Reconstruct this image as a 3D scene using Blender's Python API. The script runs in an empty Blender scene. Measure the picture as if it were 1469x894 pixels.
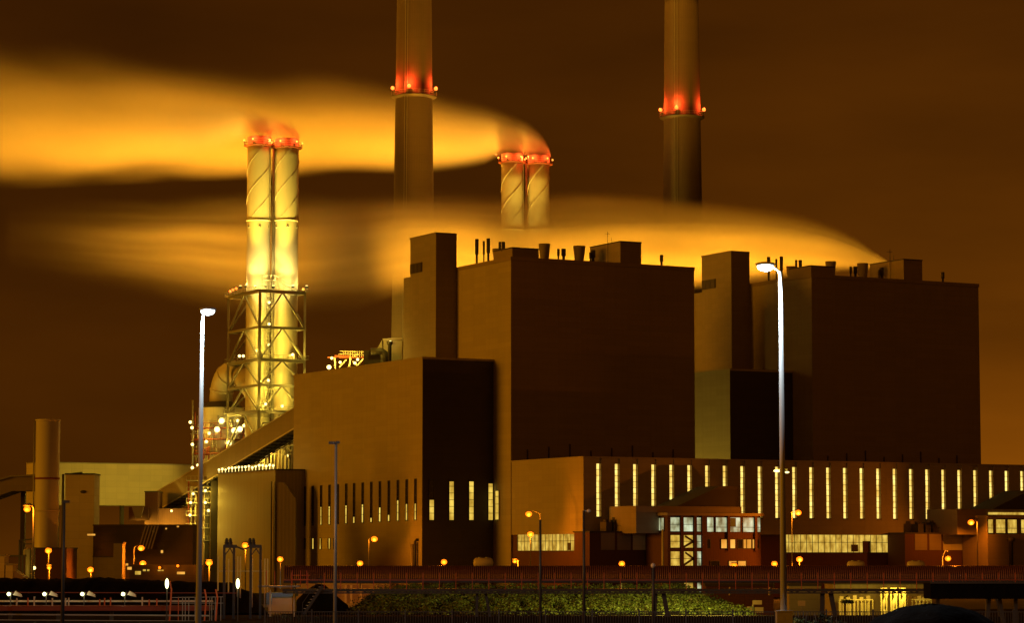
import bpy, bmesh, math, random
from mathutils import Vector
random.seed(7)
sc = bpy.context.scene
COL = sc.collection
PI = math.pi

# ------------------------------------------------------------------ camera
FPX, W0, H0, HORIZ, CZ = 3900.0, 1469.0, 894.0, 795.0, 4.5
PITCH = math.atan((HORIZ - H0/2)/FPX)
cd = bpy.data.cameras.new('camera'); cam = bpy.data.objects.new('camera', cd); COL.objects.link(cam)
cd.sensor_width = 36; cd.lens = FPX/W0*36; cd.clip_start = 1; cd.clip_end = 12000
cam.location = (0, 0, CZ); cam.rotation_euler = (PI/2 + PITCH, 0, 0)
sc.camera = cam

# ------------------------------------------------------------------ world: night sky glowing with the port's light
GLOW_EL = 5.0
GLOW_DIR = Vector((-0.95, -0.31, 0)).normalized()          # where the harbour glow comes from
world = bpy.data.worlds.new('World'); sc.world = world; world.use_nodes = True
nt = world.node_tree; nt.nodes.clear()
def wn(t, **k):
    n = nt.nodes.new(t)
    for a, b in k.items(): setattr(n, a, b)
    return n
def wm(op, a, b=None):
    n = wn('ShaderNodeMath', operation=op)
    for i, v in enumerate((a, b)):
        if v is None: continue
        if isinstance(v, (int, float)): n.inputs[i].default_value = v
        else: nt.links.new(v, n.inputs[i])
    return n.outputs[0]
out = wn('ShaderNodeOutputWorld')
sky = wn('ShaderNodeTexSky'); sky.sky_type = 'NISHITA'; sky.sun_disc = False
sky.sun_elevation = math.radians(GLOW_EL); sky.sun_rotation = math.atan2(GLOW_DIR.x, GLOW_DIR.y)
bg1 = wn('ShaderNodeBackground'); bg1.inputs['Strength'].default_value = 0.0001
nt.links.new(sky.outputs[0], bg1.inputs[0])
tc = wn('ShaderNodeTexCoord'); sx = wn('ShaderNodeSeparateXYZ'); nt.links.new(tc.outputs['Generated'], sx.inputs[0])
zz = wm('MAXIMUM', sx.outputs[2], 0.0)
low = wm('EXPONENT', wm('MULTIPLY', zz, -1/0.075))
side = wm('DIVIDE', 1.0, wm('ADD', 1.0, wm('EXPONENT', wm('MULTIPLY', wm('SUBTRACT', sx.outputs[0], 0.06), -16.0))))
nz = wn('ShaderNodeTexNoise'); nz.inputs['Scale'].default_value = 5; nz.inputs['Detail'].default_value = 5
mp = wn('ShaderNodeMapping'); mp.inputs['Scale'].default_value = (1, 1, 4); nt.links.new(tc.outputs['Generated'], mp.inputs[0]); nt.links.new(mp.outputs[0], nz.inputs[0])
wob = wm('MAXIMUM', wm('ADD', wm('MULTIPLY', nz.outputs[0], 1.3), 0.33), 0.2)
g = wm('MULTIPLY', low, wm('ADD', wm('MULTIPLY', side, 0.95), 0.10))
glow_s = wm('MULTIPLY', g, wob)
bg2 = wn('ShaderNodeBackground'); bg2.inputs[0].default_value = (0.27, 0.074, 0.0018, 1); nt.links.new(glow_s, bg2.inputs[1])
back = wm('ADD', 1.0, wm('MULTIPLY', wm('MAXIMUM', wm('MULTIPLY', sx.outputs[1], -1.0), 0.0), 1.7))
bg3 = wn('ShaderNodeBackground'); bg3.inputs[0].default_value = (0.040, 0.0105, 0.0004, 1); nt.links.new(wm('MULTIPLY', wob, back), bg3.inputs[1])
a1 = wn('ShaderNodeAddShader'); a2 = wn('ShaderNodeAddShader')
nt.links.new(bg1.outputs[0], a1.inputs[0]); nt.links.new(bg2.outputs[0], a1.inputs[1])
nt.links.new(a1.outputs[0], a2.inputs[0]); nt.links.new(bg3.outputs[0], a2.inputs[1]); nt.links.new(a2.outputs[0], out.inputs[0])

# ------------------------------------------------------------------ one directional light: the low orange glow of the port
sl = bpy.data.lights.new('sun', 'SUN'); sun = bpy.data.objects.new('sun', sl); COL.objects.link(sun)
sl.energy = 1.3; sl.angle = math.radians(14); sl.color = (1.0, 0.345, 0.004)
ld = Vector((GLOW_DIR.x*math.cos(math.radians(GLOW_EL)), GLOW_DIR.y*math.cos(math.radians(GLOW_EL)), math.sin(math.radians(GLOW_EL))))
sun.rotation_euler = ld.to_track_quat('Z', 'Y').to_euler(); sun.location = (-200, -50, 150)

sc.view_settings.view_transform = 'Standard'; sc.view_settings.look = 'None'
sc.view_settings.exposure = 0.0; sc.view_settings.gamma = 1.0; sc.view_settings.use_curve_mapping = False
sc.render.engine = 'CYCLES'
sc.cycles.use_denoising = True
sc.cycles.max_bounces = 6; sc.cycles.diffuse_bounces = 2; sc.cycles.glossy_bounces = 2; sc.cycles.volume_bounces = 1
sc.cycles.transparent_max_bounces = 8
sc.cycles.volume_max_steps = 256; sc.cycles.sample_clamp_indirect = 6
sc.cycles.caustics_reflective = False; sc.cycles.caustics_refractive = False

# ------------------------------------------------------------------ geometry helpers
CT, ST = math.cos(PITCH), math.sin(PITCH)
def ray(x, y):
    dx, dy = (x - W0/2)/FPX, (H0/2 - y)/FPX
    return Vector((dx, CT - dy*ST, ST + dy*CT))
def at(x, y, Y):
    r = ray(x, y); t = Y/r.y
    return Vector((r.x*t, Y, CZ + r.z*t))
def zat(y, Y): return at(W0/2, y, Y).z
A = math.radians(28.3)
U = Vector((math.cos(A), math.sin(A), 0)); V = Vector((-math.sin(A), math.cos(A), 0)); Z = Vector((0, 0, 1))
def solve(x, P, D, z=30.0):
    "distance along D from P at which the picture column x is met"
    k = (x - W0/2)/FPX
    return (k*(P.y*CT + (z - CZ)*ST) - P.x)/(D.x - k*D.y*CT)
def uv(P, u, v, z=0.0): return Vector((P.x + U.x*u + V.x*v, P.y + U.y*u + V.y*v, z))

class MB:
    def __init__(s): s.v = []; s.f = []; s.sm = []
    def add(s, vs, fs, smooth=False):
        b = len(s.v); s.v += [Vector(q) for q in vs]
        for f in fs: s.f.append([b + i for i in f]); s.sm.append(smooth)
        return s
    def hexa(s, p):           # 8 points: bottom ring then top ring
        return s.add(p, [(3,2,1,0), (4,5,6,7), (0,1,5,4), (1,2,6,5), (2,3,7,6), (3,0,4,7)])
    def box(s, x0, x1, y0, y1, z0, z1):
        return s.hexa([(x0,y0,z0),(x1,y0,z0),(x1,y1,z0),(x0,y1,z0),(x0,y0,z1),(x1,y0,z1),(x1,y1,z1),(x0,y1,z1)])
    def ubox(s, P, u0, u1, v0, v1, z0, z1):
        return s.hexa([uv(P,u0,v0,z0),uv(P,u1,v0,z0),uv(P,u1,v1,z0),uv(P,u0,v1,z0),uv(P,u0,v0,z1),uv(P,u1,v0,z1),uv(P,u1,v1,z1),uv(P,u0,v1,z1)])
    def bar(s, a, b, w, h=None):
        h = h or w; a = Vector(a); b = Vector(b); d = (b - a).normalized()
        r = d.cross(Z) if abs(d.z) < .98 else Vector((1,0,0)); r = r.normalized(); t = r.cross(d)
        r = r*w/2; t = t*h/2
        return s.hexa([a-r-t, a+r-t, b+r-t, b-r-t, a-r+t, a+r+t, b+r+t, b-r+t])
    def tube(s, pts, rad, n=8, cap=True):
        pts = [Vector(p) for p in pts]; rs = rad if isinstance(rad, (list, tuple)) else [rad]*len(pts)
        vs = []; fs = []; prev = None
        for i, p in enumerate(pts):
            d = (pts[min(i+1, len(pts)-1)] - pts[max(i-1, 0)]).normalized()
            if prev is None: r = d.cross(Vector((0.31, 0.95, 0.05))).normalized()
            else: r = (prev - d*prev.dot(d)).normalized()
            prev = r; t = d.cross(r)
            for k in range(n):
                a = 2*PI*k/n; vs.append(p + (r*math.cos(a) + t*math.sin(a))*rs[i])
        for i in range(len(pts)-1):
            for k in range(n):
                fs.append((i*n+k, i*n+(k+1)%n, (i+1)*n+(k+1)%n, (i+1)*n+k))
        s.add(vs, fs, True)
        if cap:
            b = len(s.v) - len(vs); m = len(pts)-1
            s.f.append([b+k for k in range(n)][::-1]); s.sm.append(False)
            s.f.append([b+m*n+k for k in range(n)]); s.sm.append(False)
        return s
    def lathe(s, c, prof, n=24, cap=False):      # prof [(r, z)...] about the vertical through c
        vs = []; fs = []
        for r, z in prof:
            for k in range(n): vs.append((c[0]+r*math.cos(2*PI*k/n), c[1]+r*math.sin(2*PI*k/n), z))
        for i in range(len(prof)-1):
            for k in range(n): fs.append((i*n+k, i*n+(k+1)%n, (i+1)*n+(k+1)%n, (i+1)*n+k))
        s.add(vs, fs, True)
        if cap:
            b = len(s.v)-len(vs); m = len(prof)-1
            s.f.append([b+m*n+k for k in range(n)]); s.sm.append(False)
            s.f.append([b+k for k in range(n)][::-1]); s.sm.append(False)
        return s
    def ball(s, c, r, n=10, sq=(1,1,1)):
        vs = []; fs = []; m = max(4, n//2+1)
        for i in range(m+1):
            ph = PI*i/m
            for k in range(n):
                a = 2*PI*k/n
                vs.append((c[0]+r*sq[0]*math.sin(ph)*math.cos(a), c[1]+r*sq[1]*math.sin(ph)*math.sin(a), c[2]+r*sq[2]*math.cos(ph)))
        for i in range(m):
            for k in range(n): fs.append((i*n+k, (i+1)*n+k, (i+1)*n+(k+1)%n, i*n+(k+1)%n))
        return s.add(vs, fs, True)
    def prism(s, poly, D):       # polygon (list of points) pushed along D
        poly = [Vector(p) for p in poly]; n = len(poly); D = Vector(D)
        fs = [tuple(range(n))[::-1], tuple(range(n, 2*n))] + [(i, (i+1)%n, n+(i+1)%n, n+i) for i in range(n)]
        return s.add(poly + [p + D for p in poly], fs)
    def build(s, name, mat, parent=None, origin=None):
        base = ORIG.get(parent.as_pointer()) if parent else (Vector(origin) if origin is not None else Vector((0,0,0)))
        me = bpy.data.meshes.new(name)
        me.from_pydata([tuple(q - base) for q in s.v], [], s.f)
        me.polygons.foreach_set('use_smooth', s.sm)
        ul = me.uv_layers.new(name='UVMap').data
        vv = me.vertices
        for p in me.polygons:
            nrm = p.normal
            if abs(nrm.z) < .75:
                t = Vector((-nrm.y, nrm.x, 0))
                if t.length > 1e-6: t.normalize()
                for li in p.loop_indices:
                    q = vv[me.loops[li].vertex_index].co; ul[li].uv = (q.dot(t), q.z)
            else:
                for li in p.loop_indices:
                    q = vv[me.loops[li].vertex_index].co; ul[li].uv = (q.dot(U), q.dot(V))
        if mat: me.materials.append(mat)
        o = bpy.data.objects.new(name, me); COL.objects.link(o)
        if parent: o.parent = parent
        else: o.location = base
        ORIG[o.as_pointer()] = base
        return o
ORIG = {}
def tag(o, label=None, cat=None, group=None, kind=None):
    if label: o['label'] = label
    if cat: o['category'] = cat
    if group: o['group'] = group
    if kind: o['kind'] = kind
    return o
def thing(name, loc, label, cat, group=None):
    o = bpy.data.objects.new(name, None); COL.objects.link(o); o.location = loc; o.empty_display_size = .5
    ORIG[o.as_pointer()] = Vector(loc)
    return tag(o, label, cat, group)
def copy_tree(o, parent=None):
    c = o.copy(); COL.objects.link(c); c.parent = parent
    for ch in list(o.children): copy_tree(ch, c)
    return c
def light(P, watt, color, rad=.25, parent=None, spot=None, aim=None, name='lamp_light', blend=.6):
    l = bpy.data.lights.new(name, 'SPOT' if spot else 'POINT'); l.energy = watt; l.color = color; l.shadow_soft_size = rad
    o = bpy.data.objects.new(name, l); COL.objects.link(o)
    P = Vector(P)
    if spot:
        l.spot_size = math.radians(spot); l.spot_blend = blend
        o.rotation_euler = (-(Vector(aim) - P)).to_track_quat('Z', 'Y').to_euler()
    o.location = P
    if parent: o.parent = parent; o.location = P - ORIG[parent.as_pointer()]
    return o

# ------------------------------------------------------------------ materials
def mat_base(name):
    m = bpy.data.materials.new(name); m.use_nodes = True
    n = m.node_tree; b = n.nodes['Principled BSDF']; return m, n, b
def mk(name, col, rough=.7, metal=0, var=.18, vscale=.25, panel=None, seam=.25, corr=None, streak=0, bump=0.0):
    """procedural surface: blotchy tone, rain streaks, cladding panels (w, h in m) or corrugation (pitch in m)"""
    m, n, b = mat_base(name); N = n.nodes; L = n.links
    def math_(op, a, c=None):
        q = N.new('ShaderNodeMath'); q.operation = op
        for i, v in enumerate((a, c)):
            if v is None: continue
            if isinstance(v, (int, float)): q.inputs[i].default_value = v
            else: L.new(v, q.inputs[i])
        return q.outputs[0]
    tcn = N.new('ShaderNodeTexCoord'); uvm = tcn.outputs['UV']
    no = N.new('ShaderNodeTexNoise'); no.inputs['Scale'].default_value = vscale; no.inputs['Detail'].default_value = 6; no.inputs['Roughness'].default_value = .62
    L.new(tcn.outputs['Object'], no.inputs['Vector'])
    f = math_('ADD', math_('MULTIPLY', math_('SUBTRACT', no.outputs[0], .5), var*2), 1.0)
    if streak:
        mpn = N.new('ShaderNodeMapping'); mpn.inputs['Scale'].default_value = (1.1, .035, 1); L.new(uvm, mpn.inputs[0])
        n2 = N.new('ShaderNodeTexNoise'); n2.inputs['Scale'].default_value = 1; n2.inputs['Detail'].default_value = 4; L.new(mpn.outputs[0], n2.inputs[0])
        f = math_('MULTIPLY', f, math_('ADD', math_('MULTIPLY', math_('SUBTRACT', n2.outputs[0], .5), streak*2), 1.0))
    hgt = None
    if panel:
        br = N.new('ShaderNodeTexBrick'); L.new(uvm, br.inputs['Vector'])
        br.offset = 0; br.inputs['Scale'].default_value = 1; br.inputs['Brick Width'].default_value = panel[0]; br.inputs['Row Height'].default_value = panel[1]
        br.inputs['Mortar Size'].default_value = .05; br.inputs['Mortar Smooth'].default_value = .3
        br.inputs['Color1'].default_value = (.94,.94,.94,1); br.inputs['Color2'].default_value = (1.04,1.04,1.04,1); br.inputs['Mortar'].default_value = (1-seam,)*3+(1,)
        f = math_('MULTIPLY', f, br.outputs['Color'])
        hgt = br.outputs['Fac']
    if corr:
        wv = N.new('ShaderNodeTexWave'); wv.wave_type = 'BANDS'; wv.bands_direction = 'X'; wv.inputs['Scale'].default_value = 1/corr*.314; L.new(uvm, wv.inputs[0])
        hgt = wv.outputs['Fac']
        f = math_('MULTIPLY', f, math_('ADD', math_('MULTIPLY', wv.outputs['Fac'], .12), .9))
    mix = N.new('ShaderNodeMix'); mix.data_type = 'RGBA'; mix.blend_type = 'MULTIPLY'; mix.inputs['Factor'].default_value = 1
    mix.inputs['A'].default_value = (*col, 1); L.new(f, mix.inputs['B']); L.new(mix.outputs['Result'], b.inputs['Base Color'])
    if rough >= .95: b.inputs['Specular IOR Level'].default_value = .05
    b.inputs['Roughness'].default_value = rough; b.inputs['Metallic'].default_value = metal
    if hgt is not None:
        bp = N.new('ShaderNodeBump'); bp.inputs['Strength'].default_value = .35; bp.inputs['Distance'].default_value = .05
        if panel: bp.invert = True
        L.new(hgt, bp.inputs['Height']); L.new(bp.outputs[0], b.inputs['Normal'])
    elif bump:
        bp = N.new('ShaderNodeBump'); bp.inputs['Strength'].default_value = bump; bp.inputs['Distance'].default_value = .3
        L.new(no.outputs[0], bp.inputs['Height']); L.new(bp.outputs[0], b.inputs['Normal'])
    return m
def emit(name, col, s, var=0.0, vscale=1.0):
    m, n, b = mat_base(name)
    b.inputs['Base Color'].default_value = (.02,.02,.02,1); b.inputs['Emission Color'].default_value = (*col,1); b.inputs['Emission Strength'].default_value = s
    if var:
        tcn = n.nodes.new('ShaderNodeTexCoord'); no = n.nodes.new('ShaderNodeTexNoise'); no.inputs['Scale'].default_value = vscale; no.inputs['Detail'].default_value = 3
        mpn = n.nodes.new('ShaderNodeMapping'); mpn.inputs['Scale'].default_value = (.8, .45, 1); n.links.new(tcn.outputs['UV'], mpn.inputs[0]); n.links.new(mpn.outputs[0], no.inputs[0])
        cr = n.nodes.new('ShaderNodeValToRGB'); cr.color_ramp.elements[0].position = .3; cr.color_ramp.elements[1].position = .7
        cr.color_ramp.elements[0].color = (col[0], col[1]*.78, col[2]*.45, 1); cr.color_ramp.elements[1].color = (*col, 1)
        n.links.new(no.outputs[0], cr.inputs[0]); n.links.new(cr.outputs[0], b.inputs['Emission Color'])
        mr = n.nodes.new('ShaderNodeMapRange'); mr.inputs[1].default_value = .3; mr.inputs[2].default_value = .7; mr.inputs[3].default_value = s*(1-var); mr.inputs[4].default_value = s*(1+var)
        n.links.new(no.outputs[0], mr.inputs[0]); n.links.new(mr.outputs[0], b.inputs['Emission Strength'])
    m.cycles.emission_sampling = 'NONE'
    return m
M = dict(
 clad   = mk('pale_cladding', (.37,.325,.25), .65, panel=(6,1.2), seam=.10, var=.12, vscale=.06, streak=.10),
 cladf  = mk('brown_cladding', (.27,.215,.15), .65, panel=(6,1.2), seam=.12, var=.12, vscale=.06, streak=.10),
 dark   = mk('anthracite_cladding', (.045,.035,.03), .6, panel=(5,1.5), seam=.2, var=.15),
 tower  = mk('tower_cladding', (.27,.235,.19), .65, panel=(3,1.2), seam=.1, var=.12, vscale=.08, streak=.12),
 conc   = mk('chimney_concrete', (.13,.105,.08), .85, var=.15, vscale=.12, streak=.25, panel=(50,2.4), seam=.12),
 white  = mk('white_cladding', (.60,.56,.40), .6, panel=(3.2,1.6), seam=.16, var=.08, streak=.06),
 stack  = mk('painted_steel_shell', (.62,.60,.54), .5, var=.07, vscale=.2, streak=.05),
 steel  = mk('galvanised_steel', (.34,.34,.32), .5, .35, var=.12),
 pole   = mk('aluminium_pole', (.42,.44,.45), .6, .1, var=.06),
 dsteel = mk('dark_painted_steel', (.05,.045,.04), .55, var=.2),
 rsteel = mk('rust_red_steel', (.20,.04,.02), .6, var=.25, vscale=1),
 brick  = mk('red_brown_brick', (.13,.055,.032), .85, panel=(.6,.2), seam=.25, var=.2),
 corr   = mk('corrugated_sheet', (.30,.27,.22), .55, corr=.9, var=.12, vscale=.1, streak=.15),
 cover  = mk('conveyor_cover_sheet', (.13,.04,.02), .5, .2, var=.2, vscale=.5),
 roof   = mk('dark_roof', (.06,.05,.045), .8, var=.2),
 concrete = mk('weathered_concrete', (.30,.29,.26), .9, var=.25, vscale=2, bump=.2),
 asphalt = mk('asphalt', (.05,.048,.045), .85, var=.25, vscale=.6),
 soil   = mk('dark_soil', (.02,.017,.013), .95, var=.4, vscale=.4, bump=.6),
 coal   = mk('coal_bank', (.006,.0055,.005), .95, var=.4, vscale=.7, bump=.6),
 orange = mk('orange_paint', (.55,.12,.03), .5, var=.1),
 blue   = mk('blue_paint', (.05,.12,.35), .5, var=.1),
 tank   = mk('cream_tank_paint', (.62,.55,.42), .4, var=.08),
 glassd = mk('dark_window_glass', (.02,.02,.02), .12, var=.1),
 E_slit = emit('lit_strip_window', (1.0,.76,.20), 1.3, .3, .8),
 E_slit2= emit('lit_narrow_window', (1.0,.72,.12), .75, .5, .5),
 E_side = emit('lit_side_strip', (1.0,.52,.07), .16, .3, .8),
 E_band = emit('lit_glazing', (.95,.66,.11), .62, .5, .9),
 E_cool = emit('lit_office_glazing', (.72,.86,.60), .55, .85, .7),
 E_warm = emit('lit_warm_window', (1.0,.52,.09), .85, .3, .5),
 E_sod  = emit('sodium_lamp_glow', (1.0,.15,.004), 3.2),
 E_yel  = emit('yellow_lamp_glow', (1.0,.74,.22), 4.0),
 E_grn  = emit('mercury_tube_glow', (.95,.95,.40), 5.0),
 E_wht  = emit('white_lamp_glow', (.85,.97,1.0), 9.0),
 E_red  = emit('red_beacon_glow', (1.0,.16,.02), 4.0),
 E_amb  = emit('amber_beacon_glow', (1.0,.42,.05), 3.0),
)
SOD = (1.0,.23,.006); YEL = (1.0,.64,.055); CRM = (1.0,.70,.15); RED = (1.0,.06,.01); WHT = (.82,.95,1.0); FLD = (1.0,.365,.016)
GZ = -5.0      # ground level of the plant; the camera stands on higher land

# ------------------------------------------------------------------ ground
g = MB()
rows = [(-200,0),(60,0),(150,0),(205,-.1),(222,-1.2),(245,-4),(265,GZ),(400,GZ),(700,GZ),(1500,GZ),(4000,GZ),(9000,GZ)]
xs = [-6000,-1500,-500,-200,-80,-40,0,40,80,200,500,1500,6000]
vs = [(x,y,z) for y,z in rows for x in xs]; nx = len(xs)
g.add(vs, [(j*nx+i, j*nx+i+1, (j+1)*nx+i+1, (j+1)*nx+i) for j in range(len(rows)-1) for i in range(nx-1)], True)
tag(g.build('ground', M['soil']), kind='structure')
r = MB(); P = Vector((0, 470, 0)); r.add([uv(P,-300,-40,GZ+.02),uv(P,300,-40,GZ+.02),uv(P,300,60,GZ+.02),uv(P,-300,60,GZ+.02)], [(0,1,2,3)])
tag(r.build('road', M['asphalt']), kind='structure')

# ------------------------------------------------------------------ the two boiler units
C1 = at(733, 368, 600); C1 = Vector((C1.x, C1.y, 0))             # near corner of the first boiler house
PITCHU = 80.5                                                     # one unit to the next along U
ZR = zat(368, 600)
LB = solve(648, C1, V, 60); WB0 = solve(996, C1, U, 60)
def window(parent, P, u0, u1, v0, v1, z0, z1, lit, frame=None, zlit=None, litmat=None, bars=()):
    """a window standing proud on a wall: frame part with pane sub-parts. Either u0==u1 (left face) or v0==v1 (front face)"""
    fr = MB(); t = .12
    left = abs(u1-u0) < 1e-6
    def slab(a0, a1, z_0, z_1, d0, d1, mb):
        if left: mb.ubox(P, u0-d1, u0-d0, a0, a1, z_0, z_1)
        else:    mb.ubox(P, a0, a1, v0-d1, v0-d0, z_0, z_1)
    a0, a1 = (v0, v1) if left else (u0, u1)
    slab(a0-t, a0, z0-t, z1+t, .004, .16, fr); slab(a1, a1+t, z0-t, z1+t, .004, .16, fr)
    slab(a0, a1, z0-t, z0, .004, .16, fr); slab(a0, a1, z1, z1+t, .004, .16, fr)
    for q in bars: slab(a0+.001, a1-.001, q-.05, q+.05, .08, .13, fr)
    nb = int((a1-a0)/1.6)
    for k in range(1, nb+1):
        if (a1-a0) > 3: c = a0+(a1-a0)*k/(nb+1); slab(c-.06, c+.06, z0+.001, z1-.001, .085, .14, fr)
    f = fr.build('window', frame or M['dsteel'], parent)
    if lit and zlit is not None and zlit < z1:
        p = MB(); slab(a0+.002, a1-.002, z0+.002, zlit, .01, .06, p); p.build('pane', litmat or M['E_slit2'], f)
        p = MB(); slab(a0+.002, a1-.002, zlit+.01, z1-.002, .01, .06, p); p.build('pane', M['glassd'], f)
    else:
        p = MB(); slab(a0+.002, a1-.002, z0+.002, z1-.002, .01, .06, p); p.build('pane', (litmat or M['E_slit2']) if lit else M['glassd'], f)
    return f

def boiler_house(i, label):
    P = C1 + U*PITCHU*i
    t = thing('boiler_house', (P.x, P.y, GZ), label, 'boiler house', 'boiler houses of the power station')
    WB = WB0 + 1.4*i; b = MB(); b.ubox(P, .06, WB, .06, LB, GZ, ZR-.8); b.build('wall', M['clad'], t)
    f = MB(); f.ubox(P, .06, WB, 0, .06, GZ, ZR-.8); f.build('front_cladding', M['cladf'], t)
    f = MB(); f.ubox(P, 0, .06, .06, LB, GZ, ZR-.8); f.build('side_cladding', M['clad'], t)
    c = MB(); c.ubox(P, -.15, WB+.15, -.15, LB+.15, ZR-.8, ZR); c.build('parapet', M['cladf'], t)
    def rx(x, v, z=70): return solve(x + (0 if i == 0 else 0), C1 + V*v, U, z)
    # roof cabins
    for x0, xc, v0, ytop in ((720, 735, 3, 356), (868, 890, 9, 347)):
        u0 = rx(735 if xc == 735 else 890, v0); u1 = rx(773 if xc == 735 else 920, v0); 
        zt = at(xc, ytop, (C1+V*v0+U*u0).y).z
        m = MB(); m.ubox(P, u0, u1, v0, v0+(14 if xc == 890 else 9), ZR+.003, zt); m.build('roof_cabin', M['cladf'], t)
        m = MB(); m.ubox(P, u0-.1, u1+.1, v0-.1, v0+(14.1 if xc == 890 else 9.1), zt+.003, zt+.25); m.build('cabin_roof', M['roof'], t)
    for x, w, v, yt in ((713, 14, 16, 357), (781, 17, 20, 350), (831, 18, 18, 353)):
        q = C1 + V*v; u = solve(x, q, U, 72); c = P + V*v + U*u; Yr = (q+U*u).y; rr = w/2/FPX*Yr; zt = at(x, yt, Yr).z
        m = MB(); m.lathe(c, [(rr*.72, ZR-.7),(rr*.74, ZR+(zt-ZR)*.4),(rr, zt),(rr*.93, zt),(rr*.7, zt-1.2)], 20); m.build('vent_cowl', M['tower'], t)
    for x, v, yt, rr in ((684, 24, 343, .42),(694, 21, 346, .25),(700.5, 19, 342, .42),(717, 10, 347, .3),(722, 8, 347, .42),(801, 5, 357, .3),(808.5, 5, 357, .5),(847, 5, 362, .3),(851, 5, 359, .5),(949, 4, 366, .42)):
        q = C1 + V*v; u = max(.8, solve(x, q, U, 72)); c = P + V*v + U*u; Yr = (q+U*u).y; zt = at(x, yt, Yr).z
        m = MB(); m.lathe(c, [(rr*.6, ZR-.02),(rr*.6, ZR+(zt-ZR)*.45),(rr, ZR+(zt-ZR)*.47),(rr, zt),(rr*.7, zt)], 10, True); m.build('vent_pipe', M['dsteel'], t)
    q = C1 + V*14; u = solve(872, q, U, 76); c = P + V*14 + U*u
    m = MB(); m.bar((c.x,c.y,ZR), (c.x,c.y,ZR+9), .14); m.bar((c.x-.8,c.y,ZR+8.4), (c.x+.6,c.y,ZR+8.4), .1); m.bar((c.x+.9,c.y,ZR), (c.x+.9,c.y,ZR+7.6), .1); m.build('aerial', M['dsteel'], t)
    # cable fins low on the front and the lit strip on the side
    for k in range(8):
        u = 4+k*5.4; m = MB(); m.ubox(P, u, u+.25, -.2, -.003, 23.2, 27.5+ (k%3)*.7); m.build('front_fin', M['dark'], t)
    if i == 0:
        window(t, P, -.002, -.002, solve(716,C1,V,18), solve(711,C1,V,18), zat(746,607), zat(705,607), True, bars=[13.5,15.5,17.2])
    return t
boiler_house(0, 'brown boiler house with cowls and pipes on its roof, left and larger of two')
boiler_house(1, 'dark boiler house at the right behind the tall white street lamp, farther of the two')

# bunker houses
PB = C1 + V*solve(708, C1, V, 40)
UBK = -solve(606, PB, U, 40)
PB = PB - U*UBK
LBK = solve(421.5, PB, V, 40); ZB = zat(512, PB.y)
def bunker_house(i, label):
    P = PB + U*PITCHU*i
    t = thing('bunker_house', (P.x, P.y, GZ), label, 'industrial building', 'coal bunker houses')
    b = MB(); b.ubox(P, .06, UBK-.2, .06, LBK, GZ, ZB-.5); b.build('wall', M['clad'], t)
    f = MB(); f.ubox(P, .06, UBK-.01, 0, .06, GZ, ZB-.5); f.build('front_cladding', M['dark'], t)
    f = MB(); f.ubox(P, 0, .06, .001, LBK, GZ, ZB-.5); f.build('side_cladding', M['clad'], t)
    c = MB(); c.ubox(P, -.12, UBK-.01, -.12, LBK+.12, ZB-.5, ZB); c.build('parapet', M['clad'], t)
    if i: return t
    lits = {3:.45, 4:.45, 6:.45, 7:.15, 8:.45, 9:.1, 10:.35, 11:.15, 12:.5, 13:.4, 14:.4}
    xs_ = [427,438,449,461,473,485,497,508.3,520.6,533,545.4,558.2,571.2,583.8,596.4]
    for k, x in enumerate(xs_):
        v = solve(x, P, V, 16); Yv = (P+V*v).y; fx = (x-427)/169
        z1 = at(x, 699.7-11.7*fx, Yv).z; z0 = at(x, 755-9*fx, Yv).z
        window(t, P, -.002, -.002, v-.42, v+.42, z0, z1, k in lits, zlit=z0+(z1-z0)*lits.get(k,0), bars=[z0+(z1-z0)*j/5 for j in range(1,5)])
    for x, lit in ((427.5,0),(437.5,0),(449.5,1),(460,1),(473,1),(480,0)):
        v = solve(x, P, V, 8); Yv = (P+V*v).y
        window(t, P, -.002, -.002, v-.42, v+.42, at(x,788,Yv).z, at(x,773,Yv).z, bool(lit))
    v0 = solve(470.5, P, V, 8); v1 = solve(462.5, P, V, 8); Yv = (P+V*v0).y
    m = MB(); m.ubox(P, -.1, -.004, v0+.2, v1-.2, at(466,788,Yv).z, at(466,773,Yv).z); m.build('blind_panel', M['white'], t)
    for x, fr in ((619,.5),(647.5,.95),(676,.95),(703.5,.9)):
        u = solve(x, P, U, 16); Yv = (P+U*u).y; z0 = at(x,746.5,Yv).z; z1 = at(x,688.5,Yv).z
        window(t, P, u-.55, u+.55, -.002, -.002, z0, z1, True, zlit=z0+(z1-z0)*fr, bars=[z0+(z1-z0)*j/6 for j in range(1,6)])
    # flue duct climbing the wall near the corner
    v = solve(596, P, V, 6); m = MB(); q = P - U*.7 + V*v
    m.tube([(q.x,q.y,GZ),(q.x,q.y,zat(781,600))], .55, 12); m.build('exhaust_duct', M['corr'], t)
    v = solve(599, P, V, 6); m = MB(); q = P - U*.6 + V*v
    m.tube([(q.x,q.y,GZ),(q.x,q.y,zat(777,600)),(q.x+.6,q.y,zat(774,600))], .32, 10); m.build('downpipe', M['dsteel'], t)
    # roof penthouse and lit plant on the roof edge are things of their own below
    return t
bunker_house(0, 'pale orange-lit bunker house with a row of narrow slit windows and a black front')
bunker_house(1, 'olive-lit bunker house with black front wedged between the two boiler houses')

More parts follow.
